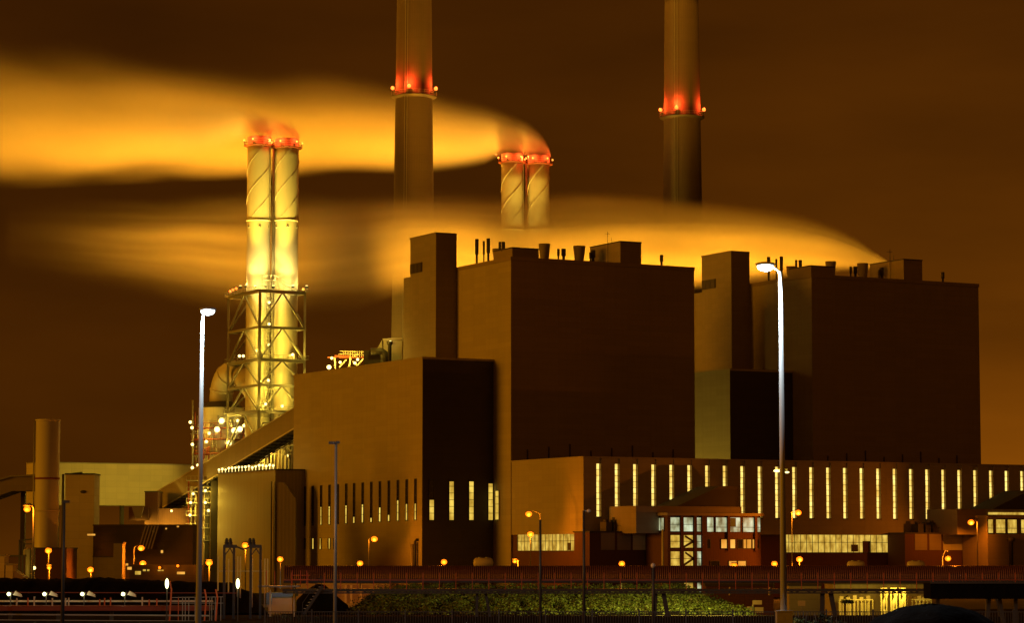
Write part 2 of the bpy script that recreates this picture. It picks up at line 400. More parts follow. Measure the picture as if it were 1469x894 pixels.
# stair towers
PT = C1 + V*solve(655, C1, V, 60); UT = -solve(625, PT, U, 60); PT = PT - U*UT
LT = solve(588, PT, V, 60); ZT = zat(333, PT.y)
def stair_tower(i, label):
    P = PT + U*PITCHU*i
    t = thing('stair_tower', (P.x, P.y, GZ), label, 'tower', 'stair towers of the boiler houses')
    b = MB(); b.ubox(P, .05, UT-.01, .05, LT, GZ, ZT-.4); b.build('wall', M['tower'], t)
    f = MB(); f.ubox(P, .05, UT-.01, 0, .05, ZB-2, ZT-.4); f.build('front_cladding', M['cladf'], t)
    c = MB(); c.ubox(P, -.08, UT-.01, -.08, LT+.08, ZT-.4, ZT); c.build('parapet', M['tower'], t)
    b = MB(); b.ubox(P, 1.0, UT-.01, LT+.1, LT+5.5, GZ, zat(396, (PT+V*LT).y)); b.build('annex', M['tower'], t)
    va, vb = solve(605.5, PT, V, 62), solve(588.3, PT, V, 62); Ym = (PT+V*va).y
    z0, z1 = at(597, 390, Ym).z, at(597, 376, Ym).z
    m = MB(); m.ubox(P, -.12, .04, va, vb-.1, z0, z1); lo = m.build('louvre', M['dark'], t)
    m = MB()
    for k in range(3): m.ubox(P, -.2, -.124, va+.3+k*(vb-va)/3, va+.55+k*(vb-va)/3, z0+.2, z1-.2)
    m.build('slat', M['dsteel'], lo)
    return t
stair_tower(0, 'tall narrow tower with a small dark louvre rising behind the pale slit-windowed building')
stair_tower(1, 'olive narrow tower with a dark louvre, behind the right white street lamp')

# ------------------------------------------------------------------ turbine hall
CH = C1 - V*solve(837, C1, V*-1, 20)
YH = CH.y; ZH = zat(655, YH); ZHB = zat(766.5, YH); ZGL = zat(791.5, YH); LH = 150.0
tdep = (C1 - CH).length
hall = thing('turbine_hall', (CH.x, CH.y, GZ), 'long low turbine hall with tall lit strip windows in front of both boiler houses', 'industrial hall')
slx = [859.3,886,911.4,937.7,963,988.6,1014.4,1039.5,1064,1089.4,1114,1138.7,1163,1188,1212,1236,1260,1284,1308,1331,1354,1377.4,1401,1424,1446,1467.5]
us = [solve(x, CH, U, 16) for x in slx]
step = (us[-1]-us[0])/(len(us)-1)
us = [us[0]+step*k for k in range(len(us)+4)]
ztw, zbw = ZH-1.5, zat(742.5, YH+12)
w = MB(); hw = .60; prev = 0.0
for u in us:
    w.ubox(CH, prev, u-hw, 0, .7, ZHB, ZH-.3)
    w.ubox(CH, u-hw, u+hw, .006, .69, ZHB, zbw); w.ubox(CH, u-hw, u+hw, .25, .69, ztw, ZH-.3)
    prev = u+hw
w.ubox(CH, prev, LH, 0, .7, ZHB, ZH-.3)
w.build('front_wall', M['clad'], hall)
w = MB(); w.ubox(CH, 0, .6, .71, tdep-.3, ZHB, ZH-.3); w.build('side_wall', M['clad'], hall)
w = MB(); w.ubox(CH, .61, LH, .72, tdep-.3, ZH-1.2, ZH-.35); w.build('roof', M['roof'], hall)
w = MB(); w.ubox(CH, -.12, LH, -.12, .75, ZH-.298, ZH); w.ubox(CH, -.12, .7, .76, tdep-.2, ZH-.298, ZH); w.build('coping', M['clad'], hall)
for k, u in enumerate(us):
    fr = MB()
    for j in range(1, 9):
        zz_ = zbw+(ztw-zbw)*j/9; fr.ubox(CH, u-hw+.002, u+hw-.002, .17, .198, zz_-.045, zz_+.045)
    fr.ubox(CH, u+hw-.46, u+hw-.4, .15, .195, zbw+.01, ztw-.01)
    fr.ubox(CH, u-hw, u+hw, -.1, .24, zbw-.25, zbw-.01)
    f = fr.build('window', M['dsteel'], hall)
    p = MB(); p.ubox(CH, u-hw+.003, u+hw-.46, .2, .245, zbw+.003, ztw-.003); p.build('pane', M['E_slit'], f)
    p = MB(); p.ubox(CH, u+hw-.39, u+hw-.003, .2, .245, zbw+.003, ztw-.003); p.build('pane', M['E_side'], f)  # faint glow stands in for window light falling on the reveal
# recessed ground storeys: plinth, glazing
w = MB(); w.ubox(CH, .5, LH, 1.2, 2.0, GZ, ZHB-.01); w.ubox(CH, .5, 1.3, 2.0, tdep, GZ, ZHB-.01); w.build('base_wall', M['brick'], hall)
ug0, ug1 = solve(1127, CH, U, 6), solve(1286, CH, U, 6)
window(hall, CH, ug0, ug1, 1.19, 1.19, zat(793,YH+35), zat(768,YH+35), True, litmat=M['E_band'], bars=[7.0])
vg0, vg1 = solve(827, CH, V, 6), solve(740.5, CH, V, 6)
window(hall, CH, .49, .49, vg0, vg1, zat(790.5,YH+10), zat(766.8,YH+10), True, litmat=M['E_band'], bars=[7.2])
vg0, vg1 = solve(717.5, CH, V, 6), solve(709.5, CH, V, 6)
window(hall, CH, .49, .49, vg0, vg1, zat(792,YH+30), zat(768.5,YH+30), True, litmat=M['E_band'], bars=[6.2,7.0,7.6])
for x in (1246,):    # dark door panel in the glazing
    u = solve(x+1, CH, U, 6); m = MB(); m.ubox(CH, u-1.0, u+1.0, 1.0, 1.16, zat(793,YH+40), zat(777,YH+40)); m.build('door', M['brick'], hall)
u = solve(1230, CH, U, 6); m = MB(); m.ubox(CH, u-.9, u+.9, 1.0, 1.16, zat(792,YH+40), zat(782,YH+40)); m.build('door', M['dsteel'], hall)
for x in (753,):
    v = solve(815, CH, V, 6); m = MB(); m.ubox(CH, .25, .33, v-.7, v+.7, zat(790,YH), zat(779,YH)); m.build('door', M['dsteel'], hall)

# annexes in front of the hall
def annex(i, label):
    P = CH + U*PITCHU*i - V*6; u0 = solve(846, CH - V*6, U, 8) + 0; u1 = solve(955.5, CH - V*6, U, 8)
    t = thing('machine_annex', (P.x+U.x*u0, P.y+U.y*u0, GZ), label, 'annex', 'low annexes along the turbine hall')
    zt, zb = zat(762.5, YH-3), zat(789.5, YH-3)
    w = MB(); w.ubox(P, u0, u1, .1, 6.5, GZ, zt-.3); w.build('wall', M['brick'], t)
    w = MB(); w.ubox(P, u0-.1, u1+.1, -.1, 6.9, zt-.3, zt); w.build('roof', M['roof'], t)
    for a, b, mm in ((862,882,'cladf'),(885.5,905,'cladf'),(908,955,'white')):
        w = MB(); w.ubox(P, solve(a, CH-V*6, U, 8), solve(b, CH-V*6, U, 8), 0, .1, zb, zt-.32); w.build('wall_panel', M[mm], t)
    rnd = random.Random(3+i)
    for k in range(5):
        x = 866+k*12; u = solve(x, CH-V*3, U, 12); h = 1.6+rnd.random()*1.5
        w = MB(); w.ubox(P, u, u+1.5, 2, 4.5, zt+.003, zt+h); w.lathe(uv(P, u+.75, 3.2), [(.55, zt+h+.003),(.6, zt+h+.5)], 12, True); w.build('cooler', M['dsteel'], t)
    w = MB()
    for k in range(18):
        u = u0+6+k*1.1; w.ubox(P, u, u+.06, .2, .26, zt+.003, zt+1.1)
    w.ubox(P, u0+6, u0+24.8, .2, .26, zt+1.1, zt+1.16); w.build('railing', M['dsteel'], t)
    return t
annex(0, 'low brick annex with pale wall panels left of the glass stair block')
annex(1, 'low brick annex with pale wall panels at far right beyond the lit glazing band')

# ------------------------------------------------------------------ offices
def office(i, label):
    PO = CH - V*16; P = PO + U*PITCHU*i
    S = lambda x: solve(x, PO, U, 8) + (2.2 if i else 0)
    u0, us1, u1 = S(958), S(1011), S(1093)
    Yo = (PO+U*u0).y
    zf = [GZ, zat(815,Yo), zat(789,Yo), zat(765.5,Yo), zat(740,Yo), zat(726,Yo)]
    t = thing('office_block', (P.x+U.x*u0, P.y+U.y*u0, GZ), label, 'office', 'offices along the turbine hall')
    w = MB(); w.ubox(P, u0+.4, u1, .5, 9.5, GZ, zf[4]); w.build('wall', M['cladf' if i else 'brick'], t)
    w = MB(); w.ubox(P, u0-.3, u1+.3, -.4, 9.7, zf[4]+.003, zf[4]+.6); w.build('roof_slab', M['cladf'], t)
    w = MB(); w.ubox(P, S(927), S(1079), 4, 15, zf[3], zf[5]); w.build('plant_storey', M['cladf'], t)
    # sloping roof house
    a, b = S(990), S(1078); zt = zat(697, Yo+8)
    w = MB(); w.prism([uv(P,a,5,zf[5]+.003),uv(P,b,5,zf[5]+.003),uv(P,b,5,zt),uv(P,b-4.5,5,zt)], V*9); w.build('sloping_roof', M['roof'], t)
    if i == 0:
        # stair block: columns and floor edges
        for x in (960,979,998,1009.5):
            u = S(x); w = MB(); w.ubox(P, u-.35, u+.35, 0, .7, GZ, zf[4]); w.build('column', M['brick'], t)
        for k, z in enumerate(zf[1:4]):
            w = MB(); w.ubox(P, u0+.3, us1-.6, .1, .6, z-.35, z+.25); w.build('floor_edge', M['brick'], t)
        for k in range(0, 4):
            for xa, xb in ((962.6,976.4),(981.4,995.4),(1000.5,1007)):
                z0, z1 = zf[k]+.4 if k else GZ+.3, zf[k+1]-.4
                window(t, P, S(xa), S(xb), .49, .49, z0, z1, k > 0 or xa > 980, litmat=M['E_cool'] if (k == 3 or xa > 990) else M['E_band'] , bars=[(z0+z1)/2])
        # flights of stairs behind the glass
        for k in (1, 2):
            u_a, u_b = S(981.5), S(995); z0, z1 = zf[k]+.5, zf[k+1]-.6
            w = MB(); w.bar(uv(P,u_a,.28,z0), uv(P,u_b,.28,(z0+z1)/2), .12, .45); w.bar(uv(P,u_b,.24,(z0+z1)/2+.1), uv(P,u_a+.4,.24,z1), .1, .4); w.build('stair_flight', M['dsteel'], t)
        # upper office windows
        for xa, xb, mt in ((1013,1025,'E_cool'),(1028.5,1044,'E_cool'),(1047.5,1063.5,'E_cool'),(1067.5,1083,'E_cool'),(1086.5,1092.3,'E_cool')):
            window(t, P, S(xa), S(xb), .49, .49, zf[3]+.35, zf[4]-.35, True, litmat=M[mt], bars=[zf[3]+1.3])
        for xa, xb, lit in ((1013,1020,0),(1036,1044,1),(1048,1056,1),(1060,1066,0),(1068,1072,1),(1073,1079,1),(1081,1083.5,1),(1086,1090,0)):
            window(t, P, S(xa), S(xb), .49, .49, zf[2]+.3, zf[2]+2.1, bool(lit), litmat=M['E_warm'])
        for xa, xb, lit in ((1021,1033,0),(1047,1058,1),(1060,1071,1)):
            window(t, P, S(xa), S(xb), .49, .49, zf[1]+.1, zf[1]+1.3, bool(lit), litmat=M['E_warm'])
        if i == 0:
            for x in (1013, 1046, 1085):
                u = S(x); w = MB(); w.ubox(P, u-.3, u+.3, 0, .45, zf[2]-.2, zf[4]); w.build('column', M['brick'], t)
            # blue blind
            w = MB(); w.ubox(P, S(1049), S(1057), .3, .36, zf[3]+1.4, zf[4]-.4); w.build('blind', M['blue'], t)
        # glazed left end
        window(t, P, u0+.39, u0+.39, 2, 8.5, zf[3]+.6, zf[4]-.5, True, litmat=M['E_cool'])
        c = uv(P, (u0+u1)/2, -3.5, zf[4]-1)
        light(uv(P, u0-4, -3, zf[3]+0.6), 60, (1.0,.85,.5), .3, t)
    else:
        for xa, xb in ((961,969),(974,989),(993,1008),(1015,1025),(1030,1044)): window(t, P, S(xa), S(xb), .49, .49, zf[3]+.35, zf[4]-.35, True, litmat=M['E_band'], bars=[zf[3]+1.4])
        for x in (997,): w = MB(); q_ = uv(P, S(x), .2); w.lathe(q_, [(.45,GZ),(.45,zf[3]-1.6),(.9,zf[3]-1.4),(.9,zf[3]-.6)], 12, True); w.build('exhaust_pipe', M['dsteel'], t)
        w = MB(); w.ubox(P, S(978), u1, 3.8, 3.95, zf[4]+.8, zf[4]+1.3); w.build('light_strip', M['E_band'], t)
    return t
office(0, 'office block with glazed staircase and bluish lit top floor in front of the turbine hall')
office(1, 'office at the right edge with a few lit windows under a sloping dark roof')

# ------------------------------------------------------------------ tall concrete chimneys
def chimney(x, Y, wid_top, wid_low, yplat, lamps, label):
    c = at(x, 250, Y); H = 175.0
    r1 = wid_low/2/FPX*Y; zlow = zat(260, Y); ztop0 = zat(0, Y); r0 = wid_top/2/FPX*Y
    k = (r1-r0)/(ztop0-zlow)
    rad = lambda z: r1 + (zlow-z)*k
    t = thing('chimney', (c.x, c.y, GZ), label, 'chimney', 'tall concrete chimneys')
    s = MB(); zs = [GZ + (H-GZ)*j/24 for j in range(25)]
    s.lathe(c, [(rad(z), z) for z in zs] + [(rad(H)-.6, H), (rad(H)-.6, H-6)], 48); s.build('shaft', M['conc'], t)
    zp = zat(yplat, Y); rp = rad(zp)
    s = MB(); s.lathe(c, [(rp+.02, zp-.9),(rp+1.2, zp-.3),(rp+1.25, zp),(rp+.02, zp+.02)], 36); s.build('gallery', M['dsteel'], t)
    s = MB()
    for j in range(24):
        a = 2*PI*j/24; q = (c.x+(rp+1.15)*math.cos(a), c.y+(rp+1.15)*math.sin(a)); s.bar((q[0],q[1],zp), (q[0],q[1],zp+1.1), .07)
    for h in (.55, 1.1):
        s.tube([(c.x+(rp+1.15)*math.cos(2*PI*j/36), c.y+(rp+1.15)*math.sin(2*PI*j/36), zp+h) for j in range(37)], .04, 5, False)
    s.build('railing', M['steel'], t)
    for a in lamps:
        a = math.radians(a); d = Vector((math.cos(a), math.sin(a), 0))
        q = Vector((c.x, c.y, zp)) + d*(rp+1.25)
        s = MB(); s.bar((q.x,q.y,zp), (q.x,q.y,zp+1.5), .12); s.lathe(q, [(.22,zp+1.5),(.22,zp+1.62)], 8, True); b = s.build('beacon', M['dsteel'], t)
        s = MB(); s.ball((q.x,q.y,zp+1.95), .55, 10); s.build('lamp', M['E_red'], b)
        ql = q + d*.55; light((ql.x, ql.y, zp+3.2), 3600, RED, .12, t)
    # climbing ladder
    s = MB(); a = math.radians(-112); d = Vector((math.cos(a), math.sin(a), 0)); e = Vector((-d.y, d.x, 0))
    for j in range(24):
        z0, z1 = zs[j], zs[j+1]
        for sg in (-.35, .35):
            s.bar(c.xy.to_3d()+d*(rad(z0)+.25)+e*sg+Z*z0, c.xy.to_3d()+d*(rad(z1)+.25)+e*sg+Z*z1, .12)
    s.build('ladder', M['steel'], t)
    return t, c, rad
def cam_az(x, Y, offs):      # angles round the shaft measured from the side that faces the camera
    c = at(x, 200, Y); base = math.degrees(math.atan2(-c.y, -c.x)); return [base+o for o in offs]
chimney(593.5, 768, 50, 57, 138, cam_az(593.5,768,[-68,-12,72]), 'tall concrete chimney with red beacons behind the pale bunker house, left one')
chimney(979, 800, 49, 55.5, 168, cam_az(979,800,[-72,-14,74]), 'tall concrete chimney with red beacons behind the right boiler house, right one')

# ------------------------------------------------------------------ twin flue stacks with helical strakes
def flue_stack(x, ytop, yplat, Y, wpx, yflange, zbase, label, group, flood):
    c = at(x, ytop, Y); r_ = wpx/2/FPX*Y; zt = zat(ytop, Y); zp = zat(yplat, Y); zf = zat(yflange, Y)
    t = thing('flue_stack', (c.x, c.y, zbase), label, 'flue stack', group)
    s = MB(); s.lathe(c, [(r_, zbase + (zt-zbase)*j/16) for j in range(17)] + [(r_-.25, zt), (r_-.3, zt-4)], 40); s.build('shell', M['stack'], t)
    s = MB(); s.lathe(c, [(r_+.01, zf-.25),(r_+.18, zf-.2),(r_+.18, zf+.2),(r_+.01, zf+.25)], 40); s.build('flange', M['stack'], t)
    s = MB()
    for st_ in range(3):
        n = 44; vs = []; fs = []; a0 = 2*PI*st_/3 + 1.1
        for j in range(n+1):
            z = zp-.4 - (zp-.4-zf-.5)*j/n; a = a0 - 2*PI*(zp-z)/23.0
            ca, sa = math.cos(a), math.sin(a)
            for rr, dz in ((r_-.02, .09),(r_+.11, .07),(r_+.11,-.07),(r_-.02,-.09)): vs.append((c.x+rr*ca, c.y+rr*sa, z+dz))
        for j in range(n):
            for k in range(4): fs.append((j*4+k, j*4+(k+1)%4, (j+1)*4+(k+1)%4, (j+1)*4+k))
        s.add(vs, fs)
    s.build('strake', M['stack'], t)
    s = MB(); s.lathe(c, [(r_+.02, zp-.35),(r_+.9, zp-.15),(r_+.95, zp),(r_+.02, zp+.02)], 36); s.build('gallery', M['rsteel'], t)
    s = MB()
    for j in range(20):
        a = 2*PI*j/20; q = (c.x+(r_+.88)*math.cos(a), c.y+(r_+.88)*math.sin(a)); s.bar((q[0],q[1],zp), (q[0],q[1],zp+1.15), .07)
    for h in (.6, 1.15): s.tube([(c.x+(r_+.88)*math.cos(2*PI*j/36), c.y+(r_+.88)*math.sin(2*PI*j/36), zp+h) for j in range(37)], .05, 5, False)
    s.build('railing', M['rsteel'], t)
    base = math.degrees(math.atan2(-c.y, -c.x))
    for o in (-80, -25, 40, 95):
        a = math.radians(base+o); q = Vector((c.x+(r_+.9)*math.cos(a), c.y+(r_+.9)*math.sin(a), zp+1.3))
        s = MB(); s.ball(q, .27, 8); s.build('lamp', M['E_amb'], t)
        light((c.x+(r_+1.3)*math.cos(a), c.y+(r_+1.3)*math.sin(a), zp+2.0), flood[0], RED, .1, t)
    for o in (-55, 5, 60):       # small service hatches under the flange
        a = math.radians(base+o); q = Vector((c.x+r_*math.cos(a), c.y+r_*math.sin(a), zf-1.8))
        s = MB(); s.ball(q, .35, 8, (1,1,1)); s.build('hatch', M['steel'], t)
    return t, c, r_
YS1, YS2 = 716, 786
Z1B = zat(600, YS1)
S1 = []
for x, yt, yp, lab in ((372.2,196.5,209,'floodlit flue stack with spiral strakes, left of the pair on the lattice tower'), (411.7,199.5,212,'floodlit flue stack with spiral strakes, right of the pair on the lattice tower')):
    S1.append(flue_stack(x, yt, yp, YS1, 34.5, 317, Z1B, lab, 'flue stacks on the lattice tower', (520,)))
S2 = []
for x, yt, yp, lab in ((734.7,221,233,'pale flue stack behind the left boiler house roof, left of its pair'), (772.7,223.5,235.5,'pale flue stack behind the left boiler house roof, right of its pair')):
    S2.append(flue_stack(x, yt, yp, YS2, 31.2, 330, GZ, lab, 'flue stacks behind the left boiler house', (520,)))
def riser(Sx, Y, z0, label):
    a, b = Sx[0][1], Sx[1][1]; x = (a.x+b.x)/2; z1 = zat(212 if Y < 750 else 236, Y)
    m = MB(); m.tube([(x+.3,Y-1.5,z0),(x+.3,Y-1.5,z1)], .38, 10); m.bar((x-.6,Y-1.6,z0),(x-.6,Y-1.6,z1), .16)
    tag(m.build('riser_pipe', M['steel'], None, (x,Y-1.5,z0)), label, 'pipe')
riser(S1, YS1, Z1B, 'thin vertical pipe running between the two floodlit stacks on the lattice tower')
riser(S2, YS2, GZ, 'thin vertical pipe running between the two stacks behind the left boiler house')

# ------------------------------------------------------------------ lattice tower round the first pair
CL = at(373, 420, 704); CL = Vector((CL.x, CL.y, 0))
LV = solve(328, CL, V, 70); LU = solve(437.5, CL, U, 70)
lat = thing('lattice_tower', (CL.x, CL.y, GZ), 'steel lattice tower with bright lamps holding up the floodlit twin stacks', 'lattice tower')
lev = [zat(y, 708) for y in (420,471,518,554,592,640)] + [GZ]
cor = [(0,0),(LU,0),(LU,LV),(0,LV)]
for a, b in cor:
    m = MB(); m.bar(uv(CL,a,b,GZ), uv(CL,a,b,lev[0]+.5), .75 if (a,b)==(0,0) else .6); m.build('column', M['steel'], lat)
for k, z in enumerate(lev[:-1]):
    m = MB()
    for j in range(4):
        a, b = cor[j], cor[(j+1)%4]; m.bar(uv(CL,*a,z), uv(CL,*b,z), .5, .65)
    m.build('ring_beam', M['steel'], lat)
for k in range(len(lev)-2):
    for j in range(4):
        a, b = cor[j], cor[(j+1)%4]; mid = ((a[0]+b[0])/2, (a[1]+b[1])/2)
        m = MB(); m.bar(uv(CL,*a,lev[k+1]), uv(CL,*mid,lev[k]), .38); m.bar(uv(CL,*b,lev[k+1]), uv(CL,*mid,lev[k]), .38); m.build('brace', M['steel'], lat)
rnd0 = random.Random(9)
# platforms with cut-outs for the flues
for k in (0, 2, 4):
    m = MB(); z = lev[k]
    m.ubox(CL, -.9, LU+.9, -.9, 2.2, z+.34, z+.46); m.ubox(CL, -.9, LU+.9, LV-2.2, LV+.9, z+.34, z+.46); m.ubox(CL, -.9, 1.2, 2.2, LV-2.2, z+.34, z+.46); m.ubox(CL, LU-1.2, LU+.9, 2.2, LV-2.2, z+.34, z+.46)
    pf = m.build('platform', M['steel'], lat)
    m = MB(); per = [(-.85,-.85),(LU+.85,-.85),(LU+.85,LV+.85),(-.85,LV+.85)]
    for j in range(4):
        a, b = per[j], per[(j+1)%4]
        for h in (.75, 1.4): m.bar(uv(CL,*a,z+h), uv(CL,*b,z+h), .07)
        for q in range(11):
            s_ = q/10; aa, bb = a[0]+(b[0]-a[0])*s_, a[1]+(b[1]-a[1])*s_; m.bar(uv(CL,aa,bb,z+.46), uv(CL,aa,bb,z+1.4), .08)
    m.build('railing', M['steel'], pf)
# stair head and caged ladder
xm = (S1[0][1].x+S1[1][1].x)/2
m = MB()
for k in range(40):
    z = lev[4]+ (lev[0]-lev[4])*k/40; m.bar((xm-1.0,YS1-4.0,z),(xm+1.0,YS1-4.0,z), .09)
    if k % 2: m.bar((xm-1.0,YS1-4.0,z),(xm+1.0,YS1-4.0,z+ (lev[0]-lev[4])/40), .08)
for dx in (-1.05, 1.05): m.bar((xm+dx,YS1-4.0,lev[4]),(xm+dx,YS1-4.0,lev[0]+5), .16)
m.build('caged_ladder', M['steel'], lat)
m = MB(); z = lev[0]+.46
m.box(xm-2.2,xm+1.4,YS1-5.6,YS1-4.2,z+3.0,z+3.1)
for dx in (-2.1,-1,.1,1.3):
    m.bar((xm+dx,YS1-5.5,z),(xm+dx,YS1-5.5,z+4.4), .1)
m.bar((xm-2.2,YS1-5.5,z+4.3),(xm+1.4,YS1-5.5,z+4.3), .08); m.bar((xm+1.4,YS1-5.5,z+4.3),(xm+7.5,YS1-5.5,z+.2), .16); m.bar((xm+1.4,YS1-5.5,z+3.2),(xm+6.4,YS1-5.5,z+.1), .16)
m.build('stair_head', M['steel'], lat)
def plamp(parent, x, y, Y, watt, r_=.38, mat='E_yel', col=YEL, off=(0,-.9,0), name='lamp'):
    q = at(x, y, Y); m = MB(); m.ball(q, r_, 8); b = m.build(name, M[mat], parent)
    if watt: light(q + Vector(off), watt*2.2, col, .15, parent)
for x, y, Y, wt in ((386,434,710,500),(386,465,710,500),(386,495,710,500),(385,546,710,500),(343.5,511,703,500),(349,511,703,400),(420,509,708,900),(367,504,708,900),(424,546,706,300),(381,580,704,500),(405,583,704,400),(412,654,704,500),(380,653,700,700)):
    plamp(lat, x, y, Y, wt*.9, col=YEL)
for k in range(9):      # pipework between the flue bases, above the roof of the corrugated building
    xx = 374+k*5.2; a = at(xx, 596+rnd0.random()*14, 702); m = MB(); m.tube([(a.x,702,GZ),(a.x,702,a.z-2),(a.x+.6,702,a.z-.8),(a.x+2.4+rnd0.random()*2,702.4,a.z-.6)], .2+.2*rnd0.random(), 8); m.build('pipe', M['stack'] if k % 2 else M['steel'], lat)
for x0, y0, x1, y1 in ((376,664,398,634),(398,634,416,662),(384,640,418,640),(378,652,418,652),(396,628,418,648),(376,626,404,604)):
    m = MB(); m.bar(at(x0,y0,701.4), at(x1,y1,701.4), .32); m.build('brace', M['stack'], lat)
# floodlights at the foot of the visible flues (top platform)
for x, Y, wt in ((366,707.5,7000),(420,707.5,7000),(392,706.5,2500),(345,716,2500),(440,716,2500)):
    q = at(x, 412, Y); m = MB(); m.box(q.x-.35,q.x+.35,q.y-.2,q.y+.2,q.z-.3,q.z+.3); f = m.build('floodlight', M['dsteel'], lat)
    m = MB(); m.box(q.x-.3,q.x+.3,q.y-.28,q.y+.28,q.z+.31,q.z+.4); m.build('lamp', M['E_yel'], f)
    light(q+Vector((0,.2,.9)), wt*.35, CRM, .2, lat)
for x, y in ((334,416),(339,414),(435,415),(330,418)):
    plamp(lat, x, y, 702, 60, .32, 'E_red' if x < 400 else 'E_amb', RED)
light(at(380,560,712)+Vector((0,-2,0)), 700, YEL, .4, lat); light(at(410,575,713)+Vector((0,-4,0)), 600, YEL, .4, lat)

for tS, c, r_ in S1 + S2:      # floodlights standing off the shells and aimed up them
    z0 = zat(415, YS1) if c.y < 750 else 70.0
    for dx in (-2.6, 2.6):
        q = Vector((c.x+dx, c.y-r_-4.2, z0)); m = MB(); m.box(q.x-.3,q.x+.3,q.y-.3,q.y+.1,q.z-.25,q.z+.25); f = m.build('floodlight', M['dsteel'], tS)
        m = MB(); m.box(q.x-.25,q.x+.25,q.y-.2,q.y+.05,q.z+.26,q.z+.32); m.build('lamp', M['E_yel'], f)
        light(q+Vector((0,.1,.7)), 5000 if c.y < 750 else 9000, CRM, .3, tS, spot=95, aim=(c.x+dx*.4, c.y-r_, z0+16))
    q = Vector((c.x, c.y-r_-9.0, z0-2)); light(q, 95000 if c.y < 750 else 110000, YEL, .3, tS, spot=40, aim=(c.x, c.y-r_, z0+(27 if c.y < 750 else 36)), blend=1)
# lower flue bodies under the stacks
for tS, c, r_ in S1:
    m = MB(); m.lathe(c, [(3.0, GZ),(3.0, Z1B-9),(3.3, Z1B-.01)], 32, True); m.build('flue_base', M['stack'], tS)

# ------------------------------------------------------------------ scrubber vessel and its bent duct
YV = 731; cv = at(317, 600, YV); pm = YV/FPX
ves = thing('scrubber_vessel', (cv.x, cv.y, GZ), 'round scrubber vessel with red walkways and many bright lamps left of the lattice tower', 'vessel')
z = lambda y: zat(y, YV)
m = MB(); m.lathe(cv, [(32*pm,GZ),(32*pm,z(650)),(33*pm,z(648)),(33*pm,z(602)),(32*pm,z(600)),(32*pm,z(586))], 40); m.build('shell', M['white'], ves)
m = MB(); m.lathe(cv, [(32.5*pm,z(586)),(31*pm,z(584.5)),(22*pm,z(578)),(17.5*pm,z(577))], 40); m.build('cone_roof', M['dsteel'], ves)
for k, (y, r_) in enumerate(((616,42),(632,43),(652,42),(670,42))):
    m = MB(); m.lathe(cv, [(33.2*pm,z(y)-.2),(r_*pm,z(y)-.2),(r_*pm,z(y)+.15),(33.2*pm,z(y)+.15)], 36); w_ = m.build('walkway', M['rsteel'], ves)
    m = MB()
    for j in range(30):
        a = 2*PI*j/30; q = (cv.x+(r_*pm-.1)*math.cos(a), cv.y+(r_*pm-.1)*math.sin(a)); m.bar((q[0],q[1],z(y)+.1),(q[0],q[1],z(y)+1.3), .08)
    m.tube([(cv.x+(r_*pm-.1)*math.cos(2*PI*j/36), cv.y+(r_*pm-.1)*math.sin(2*PI*j/36), z(y)+1.3) for j in range(37)], .07, 5, False)
    m.build('railing', M['rsteel'], w_)
rnd = random.Random(5)
for k in range(26):     # pipes, valves, brackets that hang round the vessel
    a = math.radians(-160 + 140*rnd.random()); rr = (34+6*rnd.random())*pm; y = 600+70*rnd.random(); q = (cv.x+rr*math.cos(a), cv.y+rr*math.sin(a))
    m = MB(); h = 2+4*rnd.random(); m.tube([(q[0],q[1],z(y)-h/2),(q[0],q[1],z(y)+h/2)], .14+.2*rnd.random(), 8)
    m.bar((q[0]-1.2,q[1],z(y)),(q[0]+1.2*rnd.random(),q[1],z(y)), .2); m.build('pipe', M['steel'] if k % 3 else M['rsteel'], ves)
YF = YV-8
for x, y, wt in ((318,604,900),(311.5,616.5,1100),(344,616,600),(336,618,500),(275.5,614,500),(273,606,0),(296,634,500),(328,636,500),(276,638,400),(276,671.5,400),(350,611,400),(300,622,300),(284,668,0),(311,668,300),(341,604,300),(289,606,300)):
    plamp(ves, x, y, YF, wt*.42, .78 if wt >= 500 and y > 603 and x > 300 else .42, col=YEL)
m = MB(); m.tube([at(276.5,700,YV-4), at(276.5,574,YV-4)], .25, 8); m.build('vent_pipe', M['steel'], ves)
dct = thing('bent_duct', (cv.x, cv.y, z(577)), 'fat bent duct curving from the round vessel into the twin stacks', 'duct')
path = []
p0, p1, p2, p3 = at(317,577,YV), at(317.5,528,YV-1), at(338,520,YV-4), at(368,565,YV-10)
for j in range(25):
    s_ = j/24; path.append(p0*(1-s_)**3 + p1*3*s_*(1-s_)**2 + p2*3*s_*s_*(1-s_) + p3*s_**3)
m = MB(); m.tube(path, [16.5*pm]*25, 28); m.build('duct', M['stack'], dct)
for j in (3, 9, 14, 18):
    m = MB(); d = (path[j+1]-path[j]).normalized(); m.tube([path[j]-d*.25, path[j]+d*.25], 17.3*pm, 28); m.build('flange', M['stack'], dct)
m = MB(); m.lathe(at(317,577,YV), [(19*pm,zat(585,YV)),(19*pm,zat(579,YV)),(17*pm,zat(577,YV))], 28); m.build('collar', M['steel'], dct)

